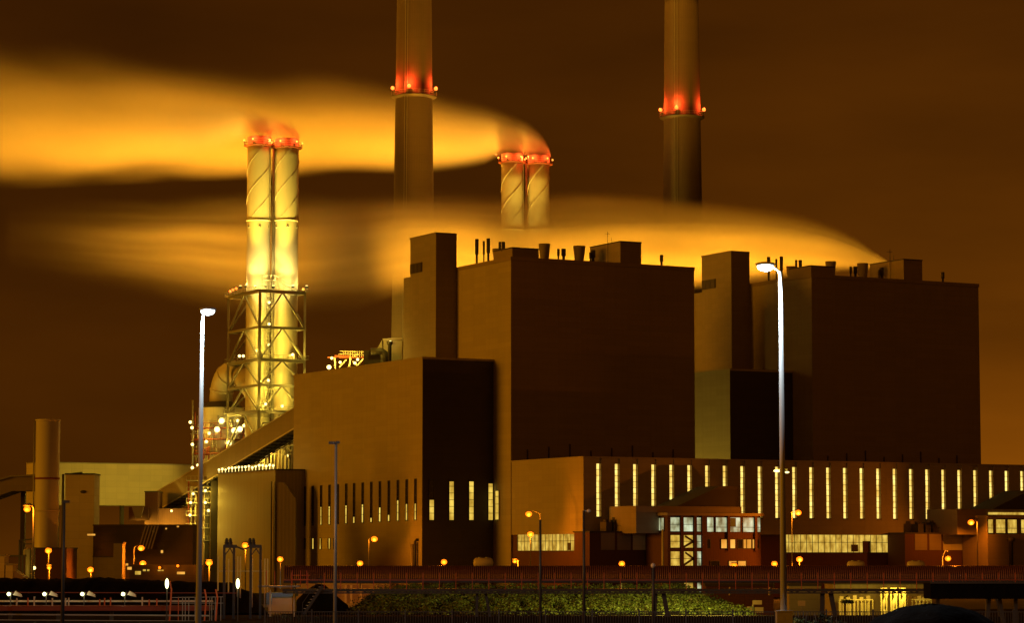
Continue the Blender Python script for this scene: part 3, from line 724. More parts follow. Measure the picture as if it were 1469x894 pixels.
# pipe rack with lamps beneath, left of the corrugated silo building
PR = at(285, 740, 690); PR = Vector((PR.x,PR.y,0))
rk = thing('pipe_rack', (PR.x,PR.y,GZ), 'slim steel pipe rack full of small lamps beneath the inclined conveyor', 'pipe rack')
zz0 = [zat(y, 690) for y in (690,706,722,740,758,776)]
for dx in (-2.6, 0, 2.2, 4.2):
    m = MB(); m.bar((PR.x+dx,PR.y,GZ),(PR.x+dx,PR.y,zz0[0]), .35); m.build('column', M['rsteel'] if dx < -2 else M['steel'], rk)
for k, q in enumerate(zz0):
    m = MB(); m.box(PR.x-3,PR.x+4.6,PR.y-1.6,PR.y+1.6,q-.12,q+.1); w_ = m.build('deck', M['steel'], rk)
    m = MB(); m.bar((PR.x-3,PR.y-1.6,q+1.1),(PR.x+4.6,PR.y-1.6,q+1.1), .09)
    for j in range(8): m.bar((PR.x-3+j*1.08,PR.y-1.6,q+.1),(PR.x-3+j*1.08,PR.y-1.6,q+1.1), .08)
    m.build('railing', M['steel'], w_)
for j in range(6):
    m = MB(); xx = PR.x-2+j*1.15; m.tube([(xx,PR.y+.4,GZ),(xx,PR.y+.4,zz0[0]-rnd.random()*5)], .18+.12*rnd.random(), 8); m.build('pipe', M['tank'], rk)
for x, y, wt in ((273.5,721.5,350),(294.5,704.5,350),(294.5,721.5,250),(272.5,739.5,350),(271.5,774,350),(277,709,0),(299,733,0),(281,756,250)):
    plamp(rk, x, y, 687.5, wt, .36)

# ------------------------------------------------------------------ inclined conveyor gallery
Pa, Pb = at(223, 721.5, 704), at(470, 572, 655)
inc = thing('inclined_conveyor', (Pa.x, Pa.y, GZ), 'enclosed conveyor gallery climbing to the right past the lattice tower', 'conveyor')
d = (Pb-Pa).normalized(); side = Vector((d.y, -d.x, 0)).normalized()
if side.y > 0: side = -side
up = d.cross(side); up = up if up.z > 0 else -up
hh, ww = 2.35, 5.2
m = MB(); a, b = Pa, Pb
m.hexa([a-up*hh, b-up*hh, b-up*hh-side*ww, a-up*hh-side*ww, a+up*hh, b+up*hh, b+up*hh-side*ww, a+up*hh-side*ww]); m.build('gallery', M['tower'], inc)
L_ = (Pb-Pa).length
m = MB()
for j in range(34):
    q = Pa + d*(L_*(j+.5)/34) - up*(hh+.14); m.bar(q+side*.05, q-side*(ww+.05), .22, .26)
for o in (.1, ww*.5, ww-.1): m.bar(Pa-up*(hh+.33)-side*o, Pb-up*(hh+.33)-side*o, .25, .12)
m.build('floor_beam', M['dsteel'], inc)
m = MB(); m.bar(Pa+up*(hh+.1)+side*.12, Pb+up*(hh+.1)+side*.12, .24, .2); m.bar(Pa-up*(hh-.1)+side*.06, Pb-up*(hh-.1)+side*.06, .1, .3); m.build('trim', M['tank'], inc)
for x, w_ in ((296,.5),(306,.8)):
    s_ = (x-223)/(470-223); q = Pa.lerp(Pb, s_) - side*1.2
    m = MB(); m.bar((q.x,q.y,GZ),(q.x,q.y,q.z-hh-.6), w_*2, 1.4); m.build('trestle_leg', M['dsteel'], inc)

# transfer tower at its foot
def simple_box(name, label, cat, x0, x1, yt, yb, Y, dep, mat, roofm='roof', group=None, zb=None, over=.15):
    a = at(x0, yt, Y); b = at(x1, yb, Y); zb = b.z if zb is None else zb
    t = thing(name, (a.x, Y, zb), label, cat, group)
    m = MB(); m.box(a.x, b.x, Y, Y+dep, zb, a.z-.3); m.build('wall', M[mat], t)
    m = MB(); m.box(a.x-over, b.x+over, Y-over, Y+dep+over, a.z-.298, a.z); m.build('roof', M[roofm], t)
    return t
tt = simple_box('transfer_tower', 'rust brown transfer tower at the foot of the inclined conveyor', 'tower', 208, 226, 705, 752, 690, 9, 'brick', zb=GZ)
a, b = at(184.5,728,688), at(214,747,688)
m = MB(); m.box(a.x, b.x-.3, 688.5, 689.9, b.z, a.z); m.build('hanging_room', M['brick'], tt)
m = MB(); m.prism([at(189,728,687.5), at(206,728,687.5), at(202,744,687.5), at(194,744,687.5)], (0,.9,0)); m.build('chute', M['tower'], tt)
a, b = at(226.5,730,692), at(282,752,692); m = MB(); m.box(a.x,b.x,692,698,GZ,a.z); m.build('side_room', M['brick'], tt)
plamp(tt, 246, 733.5, 690.5, 0, .3); plamp(tt, 222, 733, 690.5, 0, .2)

# corrugated silo building below the conveyor
PK = at(395, 675, 651); PK = Vector((PK.x,PK.y,0)); LK = solve(312.5, PK, V, 25); ZK = zat(673, 651)
kb = thing('corrugated_building', (PK.x,PK.y,GZ), 'corrugated brown building with a row of small lamps along its roof edge', 'building')
m = MB(); m.ubox(PK, .05, 12, .05, LK, GZ, ZK-.3); m.build('wall', M['corr'], kb)
m = MB(); m.ubox(PK, -.15, 12.15, -.15, LK+.15, ZK-.298, ZK); m.build('roof', M['roof'], kb)
for x in (391.5, 396.5):
    v = solve(x, PK, V, 10) if x < 395 else 0.15; m = MB(); q = PK - U*.35 + V*max(v,.3); m.tube([(q.x,q.y,GZ),(q.x,q.y,ZK-3)], .22, 8); m.build('downpipe', M['dsteel'] if x < 395 else M['tank'], kb)
for j in range(17):
    v = LK*(j+.3)/17; q = PK + V*v - U*.3; zl = ZK+.35+ .5*rnd.random()
    m = MB(); m.bar((q.x,q.y,ZK-.05),(q.x,q.y,zl), .08); m.ball((q.x,q.y,zl+.25), .22+.1*rnd.random(), 8); m.build('lamp', M['E_yel'], kb)
    if j % 3 == 0: light((q.x-.6,q.y-.4,zl+1.0), 120, YEL, .15, kb)
m = MB()
for j in range(40):
    v = LK*j/40; q = PK + V*v; m.bar((q.x,q.y,ZK),(q.x,q.y,ZK+1.2), .07)
m.bar(uv(PK,0,0,ZK+1.2), uv(PK,0,LK,ZK+1.2), .08); m.build('railing', M['steel'], kb)
# low rounded shed between it and the bunker house
m = MB(); q0 = at(398, 700, 646); q1 = at(424, 700, 646)
poly = [Vector((q0.x,646,GZ)), Vector((q1.x,646,GZ)), Vector((q1.x,646,zat(716,646))), Vector((q1.x-1.5,646,zat(704,646))), Vector((q0.x+1.5,646,zat(693,646))), Vector((q0.x,646,zat(692,646)))]
m.prism(poly, (0,3.5,0)); tag(m.build('sloping_shed', M['corr'], None, (q0.x,646,GZ)), 'narrow sloping shed squeezed between corrugated building and slit-windowed bunker house', 'shed')

# ------------------------------------------------------------------ buildings at the left
PG = at(52, 663, 716); PG = Vector((PG.x,PG.y,0)); ZG = zat(664, 722)
gal = thing('gallery_building', (PG.x,PG.y,GZ), 'long yellow-lit clad gallery bridge raised above the yard at left', 'gallery')
ug = solve(300, PG, U, 24)
m = MB(); m.ubox(PG, 0, ug, 0, 8, zat(726, 730), ZG-.3); m.build('wall', M['white'], gal)
m = MB(); m.ubox(PG, -.1, ug+.1, -.1, 8.1, ZG-.298, ZG); m.build('roof', M['steel'], gal)
for u in (6, 24, 34):
    m = MB(); m.ubox(PG, u, u+.9, 1, 2, GZ, zat(726,730)-.002); m.build('leg', M['dsteel'], gal)
g2 = thing('sloping_gallery', (at(0,690,630).x,630,GZ), 'lower gallery with sloping roof entering from the left edge', 'gallery')
m = MB(); m.prism([at(-60,712,630), at(-60,706,630), at(15,684.5,630), at(51,683,630), at(51,705,630), at(17,705,630), at(-20,718,630)], (1.5,6,0)); m.build('wall', M['tower'], g2)
m = MB(); m.bar(at(-60,705,629.8), at(15,683.6,629.8), .4, .4); m.bar(at(15,683.6,629.8), at(51,682.2,629.8), .4, .4); m.build('roof_edge', M['steel'], g2)
m = MB(); m.box(at(30,700,632).x, at(30,700,632).x+1, 632, 633.5, GZ, zat(705.5,632)); m.build('leg', M['dsteel'], g2)
pil = simple_box('clad_tower', 'narrow pale clad tower standing before the yellow gallery', 'tower', 94, 133.5, 679.5, 830, 606, 8, 'white', 'roof', zb=GZ)
m = MB(); q = at(119.5, 706, 605.9); m.ball(q, .7, 12, (1,.25,.5)); m.build('vent', M['dsteel'], pil)
m = MB(); q = at(93.2,679,606.5); m.tube([(q.x-.4,606.5,GZ),(q.x-.4,606.5,zat(681,606)),(q.x+4,605.5,zat(679,606))], .28, 8); m.build('downpipe', M['dsteel'], pil)
sc_ = thing('steel_chimney', (at(67.5,700,590).x, 590, GZ), 'short plain steel chimney with a ring at half height at the left', 'chimney')
c = at(67.5,700,590); r_ = 17.2/FPX*590
m = MB(); m.lathe(c, [(r_,GZ+3),(r_,zat(602.5,590)),(r_-.2,zat(602,590)),(r_-.3,zat(606,590))], 36); m.build('shell', M['stack'], sc_)
for y in (603.5, 687, 733): 
    m = MB(); m.lathe(c, [(r_+.01,zat(y,590)-.2),(r_+.14,zat(y,590)-.2),(r_+.14,zat(y,590)+.2),(r_+.01,zat(y,590)+.2)], 36); m.build('ring', M['rsteel'] if y == 687 else M['stack'], sc_)
m = MB(); m.tube([(c.x-r_-.15,589,GZ+4),(c.x-r_-.15,589,zat(604,590))], .16, 8); m.build('pipe', M['steel'], sc_)
simple_box('chimney_base_house', 'dark red house round the foot of the short steel chimney', 'building', 50, 95, 786, 830, 580, 14, 'brick', zb=GZ)
db = simple_box('dark_workshop', 'long black workshop below the yellow gallery', 'building', 134, 276, 753, 830, 592, 14, 'dark', zb=GZ)
a = at(143,770,591.9); m = MB(); m.box(at(136,0,592).x, at(147,0,592).x, 591.8, 591.99, zat(769,592), zat(766.5,592)); m.build('window', M['E_warm'], db)
for x0, x1, y0, y1 in ((240,243,794,790),(262,265,757,755),(228,230,764,762),(246,248,760,758),(190,194,812,809)):
    m = MB(); m.box(at(x0,0,592).x, at(x1,0,592).x, 591.8, 591.99, zat(y0,592), zat(y1,592)); m.build('window', M['E_warm'], db)
m = MB()
for k in range(5): m.bar(at(199+k*4.5,788,591.7), at(209+k*4.5,755,591.7), .25)
m.build('brace', M['steel'], db)
simple_box('side_shed', 'grey low shed with one lit porthole before the black workshop', 'shed', 134, 163, 798, 830, 582, 6, 'tower', zb=GZ)
simple_box('slim_silo_house', 'slim upright pale house beside the low grey shed', 'building', 163, 175, 778, 830, 581, 5, 'tower', zb=GZ)
simple_box('low_wall_shed', 'flat orange-brown shed at far left below the sloping gallery', 'shed', -30, 36, 797, 830, 560, 10, 'brick', zb=GZ)
for x0, x1, yt, lab in ((-5,6,796,'tall pale bin at the left edge'),(8,18,809,'short pale bin next to the tall one at the left edge')):
    tb = simple_box('storage_bin', lab, 'bin', x0, x1, yt, 832, 470, 4, 'white', 'steel', 'pale bins at the left edge', zb=GZ)
m = MB(); m.prism([at(19,832,472), at(19,818,472), at(38,831,472), at(38,834,472)], (0,4,0)); tag(m.build('loading_ramp', M['white'], None, at(19,834,472)), 'pale sloping ramp beside the bins at the left edge', 'ramp')
lo_ = simple_box('low_office', 'low dark yard office with a row of small lit windows at the left', 'building', 186, 292, 811, 834, 430, 5, 'dark', zb=GZ)
for x0, x1, y0, y1, mm in ((193,199,818,814,'E_warm'),(204,212,825,820,'E_band'),(215,219,820,817.5,'E_band'),(221,224,820,817.5,'E_band'),(236,240,820,818,'E_band'),(241,244,820,818,'E_band'),(263,274,824.5,821,'E_warm')):
    m = MB(); m.box(at(x0,0,430).x, at(x1,0,430).x, 429.85, 429.99, zat(y0,430), zat(y1,430)); m.build('window', M[mm], lo_)
for x, y in ((255,812.5),(284,813),(229,815)): plamp(lo_, x, y, 429, 60, .22, 'E_sod', SOD)
# steel frame by the chimney foot
fr = thing('pipe_gantry', (at(40,800,560).x,560,GZ), 'small open steel frame with a pale tank beside the steel chimney foot', 'frame')
for x in (28,33,44,50):
    m = MB(); p_ = at(x,776,560); m.bar((p_.x,560,GZ),(p_.x,560,zat(776 if x<40 else 787,560)), .25); m.build('post', M['dsteel'], fr)
m = MB(); m.bar(at(27,776,560), at(46,774,560), .25); m.bar(at(27,781,560), at(46,781,560), .2); m.build('beam', M['dsteel'], fr)
m = MB(); p_ = at(40,800,561.5); m.lathe(p_, [(1.2,GZ),(1.2,zat(790,561)),(.3,zat(787,561))], 16, True); m.build('tank', M['tank'], fr)
light(at(36,815,552), 500, YEL, .3, fr); plamp(fr, 49, 815.5, 552, 0, .35)

# plant on the bunker roof edge
pr = thing('roof_plant', (at(500,520,652).x,652,ZB), 'brightly lit conveyor head and railings on the roof edge beside the narrow tower', 'roof plant')
Yr = 655
m = MB(); m.prism([at(534,513,Yr), at(548,488,Yr), at(549,520,Yr), at(534,524,Yr)], (0,3,0)); m.build('sloped_housing', M['white'], pr)
m = MB(); a, b = at(550,489,Yr), at(577,520,Yr); m.box(a.x,b.x,Yr,Yr+5,ZB-1,a.z); m.build('housing', M['white'], pr)
m = MB(); a = at(549,487.5,Yr-.3); m.bar(a, at(577,486,Yr-.3), .3, .5); m.build('roof_edge', M['tank'], pr)
a, b = at(522,503,Yr-4), at(545,525,Yr-4); m = MB(); m.box(a.x,b.x,Yr-4,Yr-1,ZB-2.5,a.z); m.build('fan_box', M['dsteel'], pr)
m = MB(); m.tube([at(532,504.5,Yr-4.5), at(548,504,Yr-4.5), at(553,508,Yr-4.5), at(554.5,520,Yr-4.5)], .8, 12); m.build('duct', M['dsteel'], pr)
m = MB(); q = at(559,500,Yr-5); m.lathe(q, [(.45,ZB-1),(.45,zat(496,Yr-5)),(.72,zat(493.5,Yr-5)),(.72,zat(490,Yr-5))], 14, True); m.build('vent_pipe', M['dsteel'], pr)
m = MB(); a, b = at(486,510,Yr), at(523,513,Yr); m.box(a.x,b.x,Yr,Yr+3,b.z-.1,b.z+.2)
m.build('deck', M['rsteel'], pr)
m = MB()
for k in range(12):
    x = 486+k*3.3; m.bar(at(x,512.5,Yr), at(x,503.5 if x > 490 else 508,Yr), .14)
for y in (504,508): m.bar(at(487,y,Yr), at(523,y+1,Yr), .14)
m.build('railing', M['tank'], pr)
m = MB(); m.bar(at(481,529,Yr), at(480,513,Yr), .35); m.bar(at(487,527,Yr), at(497,516,Yr), .3); m.bar(at(501,526,Yr), at(503,513,Yr), .35); m.bar(at(506,518,Yr), at(512,525,Yr), .3); m.bar(at(512,525,Yr), at(521,515,Yr), .3); m.build('frame', M['tank'], pr)
m = MB(); m.bar(at(470,513,Yr), at(482,513,Yr), .5, .35); m.bar(at(480,511,Yr), at(502,511.5,Yr), .4, .5); m.build('beam', M['rsteel'], pr)
for x, y, wt in ((472,527,1200),(488,520,500),(513,516,400),(509,521,300),(476,514,0),(560,491,0)):
    plamp(pr, x, y, Yr-1.5, wt, .55 if x == 472 else .35)
light(at(540,482,Yr-8), 900, YEL, .4, pr)

# ------------------------------------------------------------------ covered belt conveyor across the middle distance
YC = 200
cv_ = thing('covered_conveyor', (at(410,830,YC).x, YC, 0), 'long belt conveyor under ribbed rust red hoods running across the yard', 'conveyor')
xa, xb = at(408,820,YC).x, at(1500,820,YC).x
zc = zat(831, YC); rc = zat(811.5,YC)-zc
step_ = .075; n = int((xb-xa)/step_); m = MB(); arc = 9
vs = []; fs = []
for i in range(n+1):
    x = xa+i*step_; rr = rc*(1.0 if i % 2 else .94)
    for k in range(arc+1):
        a = PI*k/arc; vs.append((x, YC-.75*rr/rc*math.cos(a)*1.0, zc+rr*math.sin(a)))
for i in range(n):
    for k in range(arc): fs.append((i*(arc+1)+k, (i+1)*(arc+1)+k, (i+1)*(arc+1)+k+1, i*(arc+1)+k+1))
m.add(vs, fs); m.build('hood', M['cover'], cv_)
m = MB(); m.box(xa,xb,YC-.7,YC+.7,zat(837,YC),zc-.01); m.build('belt_frame', M['dsteel'], cv_)
m = MB(); m.box(xa,xb,YC-1.6,YC+1.4,zat(849,YC),zat(845.5,YC)); m.build('walkway', M['dsteel'], cv_)
for i in range(46):
    x = at(418+i*23.6,830,YC-1.6).x; m = MB()
    m.bar((x,YC-1.6,zat(846,YC)),(x,YC-1.6,zat(822,YC)), .045); m.build('railing_post', M['orange'], cv_)
m = MB(); m.bar((xa,YC-1.66,zat(832.5,YC)),(xb,YC-1.66,zat(832.5,YC)), .05); m.build('handrail', M['orange'], cv_)
m = MB(); za, zb_ = zat(845.5,YC)-.05, zat(851,YC)
k = 0; x = xa
while x < xb-1:
    m.bar((x,YC-1.5,za if k%2 else zb_),(x+.62,YC-1.5,zb_ if k%2 else za), .07); x += .62; k += 1
m.bar((xa,YC-1.5,zb_),(xb,YC-1.5,zb_), .1); m.bar((xa,YC-1.5,za),(xb,YC-1.5,za), .09); m.build('truss', M['dsteel'], cv_)
for x in (690, 944, 1183, 1420):
    for o, sp in ((-.25,-.35),(.35,.75)):
        q = at(x,852,YC); m = MB(); m.bar((q.x+o,YC-.8,zb_),(q.x+sp,YC-.8,-.6), .32 if x != 690 else .2); m.build('trestle_leg', M['dsteel'], cv_)

for x, wt in ((600,45),(740,130),(860,520),(960,5200),(1030,4800)):  # lamps added out of sight behind the walkway to brighten the shrub mound
    q = at(x,847.2,YC+1.7); m = MB(); m.box(q.x-.25,q.x+.25,YC+1.55,YC+1.75,q.z-.07,q.z+.07); f = m.build('lamp_housing', M['dsteel'], cv_)
    m = MB(); m.box(q.x-.2,q.x+.2,YC+1.755,YC+1.8,q.z-.05,q.z+.05); m.build('lamp', M['E_grn'], f)
    light(q+Vector((0,.45,-.02)), wt, (.95,.74,.10), .1, cv_, spot=165, aim=q+Vector((0,10,-2.5)))
# black conveyor canopy at far right
bc = thing('dark_canopy', (at(1335,850,172).x,172,0), 'black canopy on legs in front of the ribbed conveyor at right', 'canopy')
a, b = at(1335,838,172), at(1500,860,172); m = MB(); m.box(a.x,b.x,172,175,b.z,a.z); m.build('deck', M['coal'], bc)
m = MB(); m.bar((a.x,171.9,a.z+.05),(b.x,171.9,a.z+.05), .1)
for k in range(40): m.box(a.x+k*.2, a.x+k*.2+.08, 171.85, 171.95, a.z+.1, a.z+.22)
m.build('roof_edge', M['dsteel'], bc)
for x, lean in ((1347,0),(1421,-.25),(1436,.3),(1459,0)):
    q = at(x,861,172.5); m = MB(); m.bar((q.x,173,b.z),(q.x+lean,173,-.3), .22); m.build('leg', M['dsteel'], bc)

# ------------------------------------------------------------------ left yard: bank, lower deck with lamps, portal frame, sheds
def bank(pts, Y, dep, name, seed):      # ridge of earth: px profile of its crest
    rn = random.Random(seed); m = MB(); cols = []
    xs_ = []; 
    for (x0,y0),(x1,y1) in zip(pts, pts[1:]):
        nseg = max(1, int((x1-x0)/6))
        for k in range(nseg): xs_.append((x0+(x1-x0)*k/nseg, y0+(y1-y0)*k/nseg))
    xs_.append(pts[-1]); prof = [(-1.0,0),(-.6,.45),(-.25,.9),(0,1),(.3,.88),(.7,.4),(1,0)]
    for x, y in xs_:
        zc_ = zat(y + rn.uniform(-1.2,1.2), Y)
        for o, h in prof:
            yy = Y+dep*o; base = -.2 if o < 0 else -4.5
            px_ = at(x, y, Y).x
            cols.append((px_+rn.uniform(-.15,.15), yy, base+(zc_-base)*h + (rn.uniform(-.1,.1) if 0 < h < 1 else 0)))
    np_ = len(prof)
    m.add(cols, [(i*np_+k, (i+1)*np_+k, (i+1)*np_+k+1, i*np_+k+1) for i in range(len(xs_)-1) for k in range(np_-1)], True)
    return m
tag(bank([(-60,829),(60,831),(150,829),(240,834),(330,836),(360,850),(380,880)], 238, 20, 'earth_bank', 1).build('earth_bank', M['coal']), kind='structure')
tag(bank([(415,875),(435,852),(452,838),(468,839),(485,858),(503,874),(515,885)], 219, 9, 'slope_bank', 2).build('coal_slope', M['coal']), kind='structure')

YD = 188
ld_ = thing('loading_deck', (at(0,870,YD).x,YD,0), 'low steel deck with rust red edge and railings along the bank at left', 'deck')
a, b = at(-20,870,YD), at(300,877,YD); m = MB(); m.box(a.x,b.x,YD,YD+3,b.z,a.z); m.build('deck', M['rsteel'], ld_)
m = MB(); m.box(a.x,b.x,YD+2.2,YD+2.5,zat(864.5,YD+2),zat(862,YD+2)); m.build('kerb_beam', M['tank'], ld_)
rn = random.Random(11)
for x in (24,40,49,75,94,98.5,143,150,158.5,204,214,225):
    m = MB(); q = at(x,870,YD-.1); hgt = rn.uniform(.42,.66); m.box(q.x-.045,q.x+.045,YD-.14,YD-.05,q.z,q.z+hgt); m.build('post', M['orange'] if x in (40,143,150,158.5,214,225) else M['tank'], ld_)
m = MB(); m.bar(at(-20,850.5,YD+2.6), at(340,851.5,YD+2.6), .06); m.build('handrail', M['rsteel'], ld_)
for x in (15,84,160,240,310):
    m = MB(); q = at(x,878,YD+1); m.bar((q.x,YD+1,-.3),(q.x,YD+1,b.z-.005), .25); m.build('leg', M['dsteel'], ld_)
m = MB(); m.bar(at(-20,882,YD-2), at(300,884,YD-2), .1); m.bar(at(-20,890,YD-2), at(300,892,YD-2), .06); m.build('lower_rail', M['steel'], ld_)
def deck_lamp(x, y, label):
    q = at(x, y, YD+1.2)
    t = thing('deck_lamp', (q.x, q.y, q.z-1.0), label, 'lamp', 'floodlights along the loading deck')
    m = MB(); m.bar((q.x+.12,q.y+.05,zat(870,YD)),(q.x+.12,q.y+.05,q.z), .06); m.build('post', M['dsteel'], t)
    m = MB(); m.box(q.x-.1,q.x+.2,q.y+.08,q.y+.35,q.z-.1,q.z+.12); m.build('housing', M['dsteel'], t)
    m = MB(); m.ball(q, .13, 10); m.build('lamp', M['E_grn'], t)
    light(q+Vector((.05,-.35,-.05)), 9, (1,.9,.45), .06, t)
    m = MB(); m.prism([(q.x+.3,q.y,q.z-.05),(q.x+.9,q.y,q.z-.2),(q.x+.85,q.y,q.z-.02),(q.x+.45,q.y,q.z+.22)], (0,.3,0)); m.build('belt_guard', M['tank'], t)
    return t
for x, y, lab in ((12.5,853,'small bright deck lamp nearest the left edge'),(63.7,853,'small bright deck lamp right of the lit orange lamp pole'),(118,853,'small bright deck lamp below the narrow clad tower'),(176.5,853,'small bright deck lamp with the widest pale guard, rightmost of the row')):
    deck_lamp(x, y, lab)
# tall glowing tubes
def tube_lamp(x, y, label):
    Y = 184; q = at(x, y, Y); t = thing('tube_lamp', (q.x,Y,0), label, 'lamp', 'upright tube lamps in the yard')
    m = MB(); m.bar((q.x,Y+.1,-.2),(q.x,Y+.1,q.z+.45), .07); m.build('post', M['dsteel'], t)
    m = MB(); m.ball(q, .34, 12, (.36,.36,1)); m.build('tube', M['E_grn'], t)
    light(q+Vector((0,-.5,0)), 20, (1,.9,.4), .15, t)
tube_lamp(239.5, 838, 'upright glowing yellow tube lamp left of the tall white lamp pole')
tube_lamp(341.2, 838, 'upright glowing yellow tube lamp below the dark portal frame')

pf = thing('portal_frame', (at(348,790,192).x,192,0), 'dark steel portal frame with insulators on top before the corrugated building', 'portal frame')
YP = 192
for x, yb in ((322,866),(336,830),(360,866),(374,884)):
    q = at(x,785,YP); m = MB(); m.bar((q.x,YP,-.3),(q.x,YP,q.z), .17); m.build('post', M['dsteel'], pf)
for x0, x1, y in ((320.5,340,784.5),(358,375.5,784.5)):
    m = MB(); m.bar(at(x0,y,YP), at(x1,y,YP), .3, .22); m.build('beam', M['dsteel'], pf)
m = MB(); m.bar(at(340,785,YP), at(349,789,YP), .1); m.bar(at(349,789,YP), at(358,785,YP), .1); m.build('bus_bar', M['dsteel'], pf)
for x0, x1 in ((322,330),(336,330),(360,368),(374,367)):
    m = MB(); m.bar(at(x0,798,YP), at(x1,787,YP), .07); m.build('brace', M['dsteel'], pf)
for x in (325,330.5,358.5,363.5):
    q = at(x,783,YP); m = MB(); m.lathe(q, [(.18,q.z),(.13,q.z+.15),(.17,q.z+.18),(.1,q.z+.3),(.14,q.z+.33),(.07,q.z+.5),(.02,q.z+.52)], 10); m.build('insulator', M['dsteel'], pf)
# switchgear fence posts and boards behind the frame
sg = thing('switch_fence', (at(360,800,230).x,230,0), 'pale slatted post fence behind the portal frame', 'fence')
for x in (313,328,341,345,362,380,384):
    q = at(x,800,230); m = MB(); m.box(q.x-.05,q.x+.05,230,230.1,.0,zat(799 if x%2 else 802,230)); m.build('post', M['tank'], sg)
m = MB(); m.bar(at(312,820,230.2), at(386,820,230.2), .08); m.build('rail', M['tank'], sg)
# hut with blue light, platform and stair
ht = simple_box('site_hut', 'small blue and green lit hut below the conveyor end', 'hut', 385, 419, 851, 868, 206, 4, 'tower', 'blue', zb=0.0)
light(at(396,856,203.5), 10, (.45,.7,1.0), .2, ht); light(at(410,858,203.5), 14, (.8,1.0,.3), .2, ht)
m = MB(); m.box(at(389,0,206).x,at(397,0,206).x,205.9,205.99,zat(868,206),zat(856,206)); m.build('door', M['blue'], ht)
pl = thing('access_platform', (at(390,840,200).x,200,0), 'steel access platform with pale railing at the conveyor end', 'platform')
a, b = at(372,840.5,200), at(431,843,200); m = MB(); m.box(a.x,b.x,199,201,b.z,a.z); m.build('deck', M['steel'], pl)
for x in (374,382,394,419,431,440):
    q = at(x,840,199); m = MB(); m.bar((q.x,199,q.z),(q.x,199,q.z+1.05), .06); m.build('post', M['orange'], pl)
m = MB(); m.bar(at(418,826,198.9), at(445,826,198.9), .05); m.bar(at(418,832,198.9), at(445,832,198.9), .05); m.build('handrail', M['orange'], pl)
for x in (388,422): 
    q = at(x,843,200); m = MB(); m.bar((q.x,200,-.3),(q.x,200,q.z-.003), .12); m.build('leg', M['tank'], pl)
stt = thing('steel_stair', (at(450,875,198).x,198,0), 'steep steel stair with pale treads beside the dark slope', 'stair')
for k in range(8):
    s_ = k/7; q = at(460-s_*21, 842.5+s_*31, 198); m = MB(); m.box(q.x-.14,q.x+.14,197.6,198.4,q.z-.03,q.z); m.build('tread', M['tank'], stt)
for dy in (-.45,.45):
    m = MB(); m.bar(at(463,840,198)+Vector((0,dy,-.1)), at(436,880,198)+Vector((0,dy,-.1)), .05, .18); m.build('stringer', M['dsteel'], stt)
m = MB(); m.bar(at(461,827,197.5), at(434,866,197.5), .04); m.bar(at(461,827,197.5), at(461,842,197.5), .04); m.bar(at(434,866,197.5), at(434,884,197.5), .04); m.build('handrail', M['dsteel'], stt)
# lit retaining wall seen in the gap
lw = thing('retaining_wall', (at(500,870,300).x,300,GZ), 'orange-lit panelled wall seen through the gap below the conveyor', 'wall')
a, b = at(425,838,300), at(560,870,300); m = MB(); m.box(a.x,b.x,300,300.5,GZ,a.z); m.build('panel', M['clad'], lw)
for x in (478,496,518,504,540): 
    q = at(x,840,299.8); m = MB(); m.box(q.x-.12,q.x+.12,299.7,299.99,GZ,q.z); m.build('post', M['steel'], lw)
m = MB(); m.box(a.x,b.x,299.2,299.99,zat(871,300)-.6,zat(866,300)); m.build('plinth', M['concrete'], lw)
light((at(500,850,292).x,290,0.5), 900, SOD, .3, lw)
# yard clutter: small red barriers and rails near the tube lamp
for x, y, c_, lab in ((246,850,'orange','leaning orange barrier arm beside the left tube lamp'),(296,862,'orange','upright orange strip beside the tall white pole'),(312,862,'orange','slanting orange strip right of the tall white pole')):
    q = at(x,y,186); m = MB(); m.bar((q.x-.12,186,-.2),(q.x+.0,186,q.z+.2), .1); m.bar((q.x,186,q.z+.15),(q.x-.12,186,q.z+.75), .1)
    tag(m.build('barrier_arm', M[c_], None, (q.x,186,-.2)), lab, 'barrier')
yr = thing('yard_railing', (at(255,870,187).x,187,0), 'pale railing with several posts right of the left tube lamp', 'railing')
for x in (256,262,266,271,280,301,304,309,317):
    q = at(x,857,187); m = MB(); m.bar((q.x,187,-.2),(q.x,187,q.z), .05); m.build('post', M['steel'] if x != 256 else M['orange'], yr)
m = MB(); m.bar(at(246,858,187), at(320,857,187), .05); m.bar(at(246,866,187), at(320,866,187), .04); m.build('rail', M['steel'], yr)

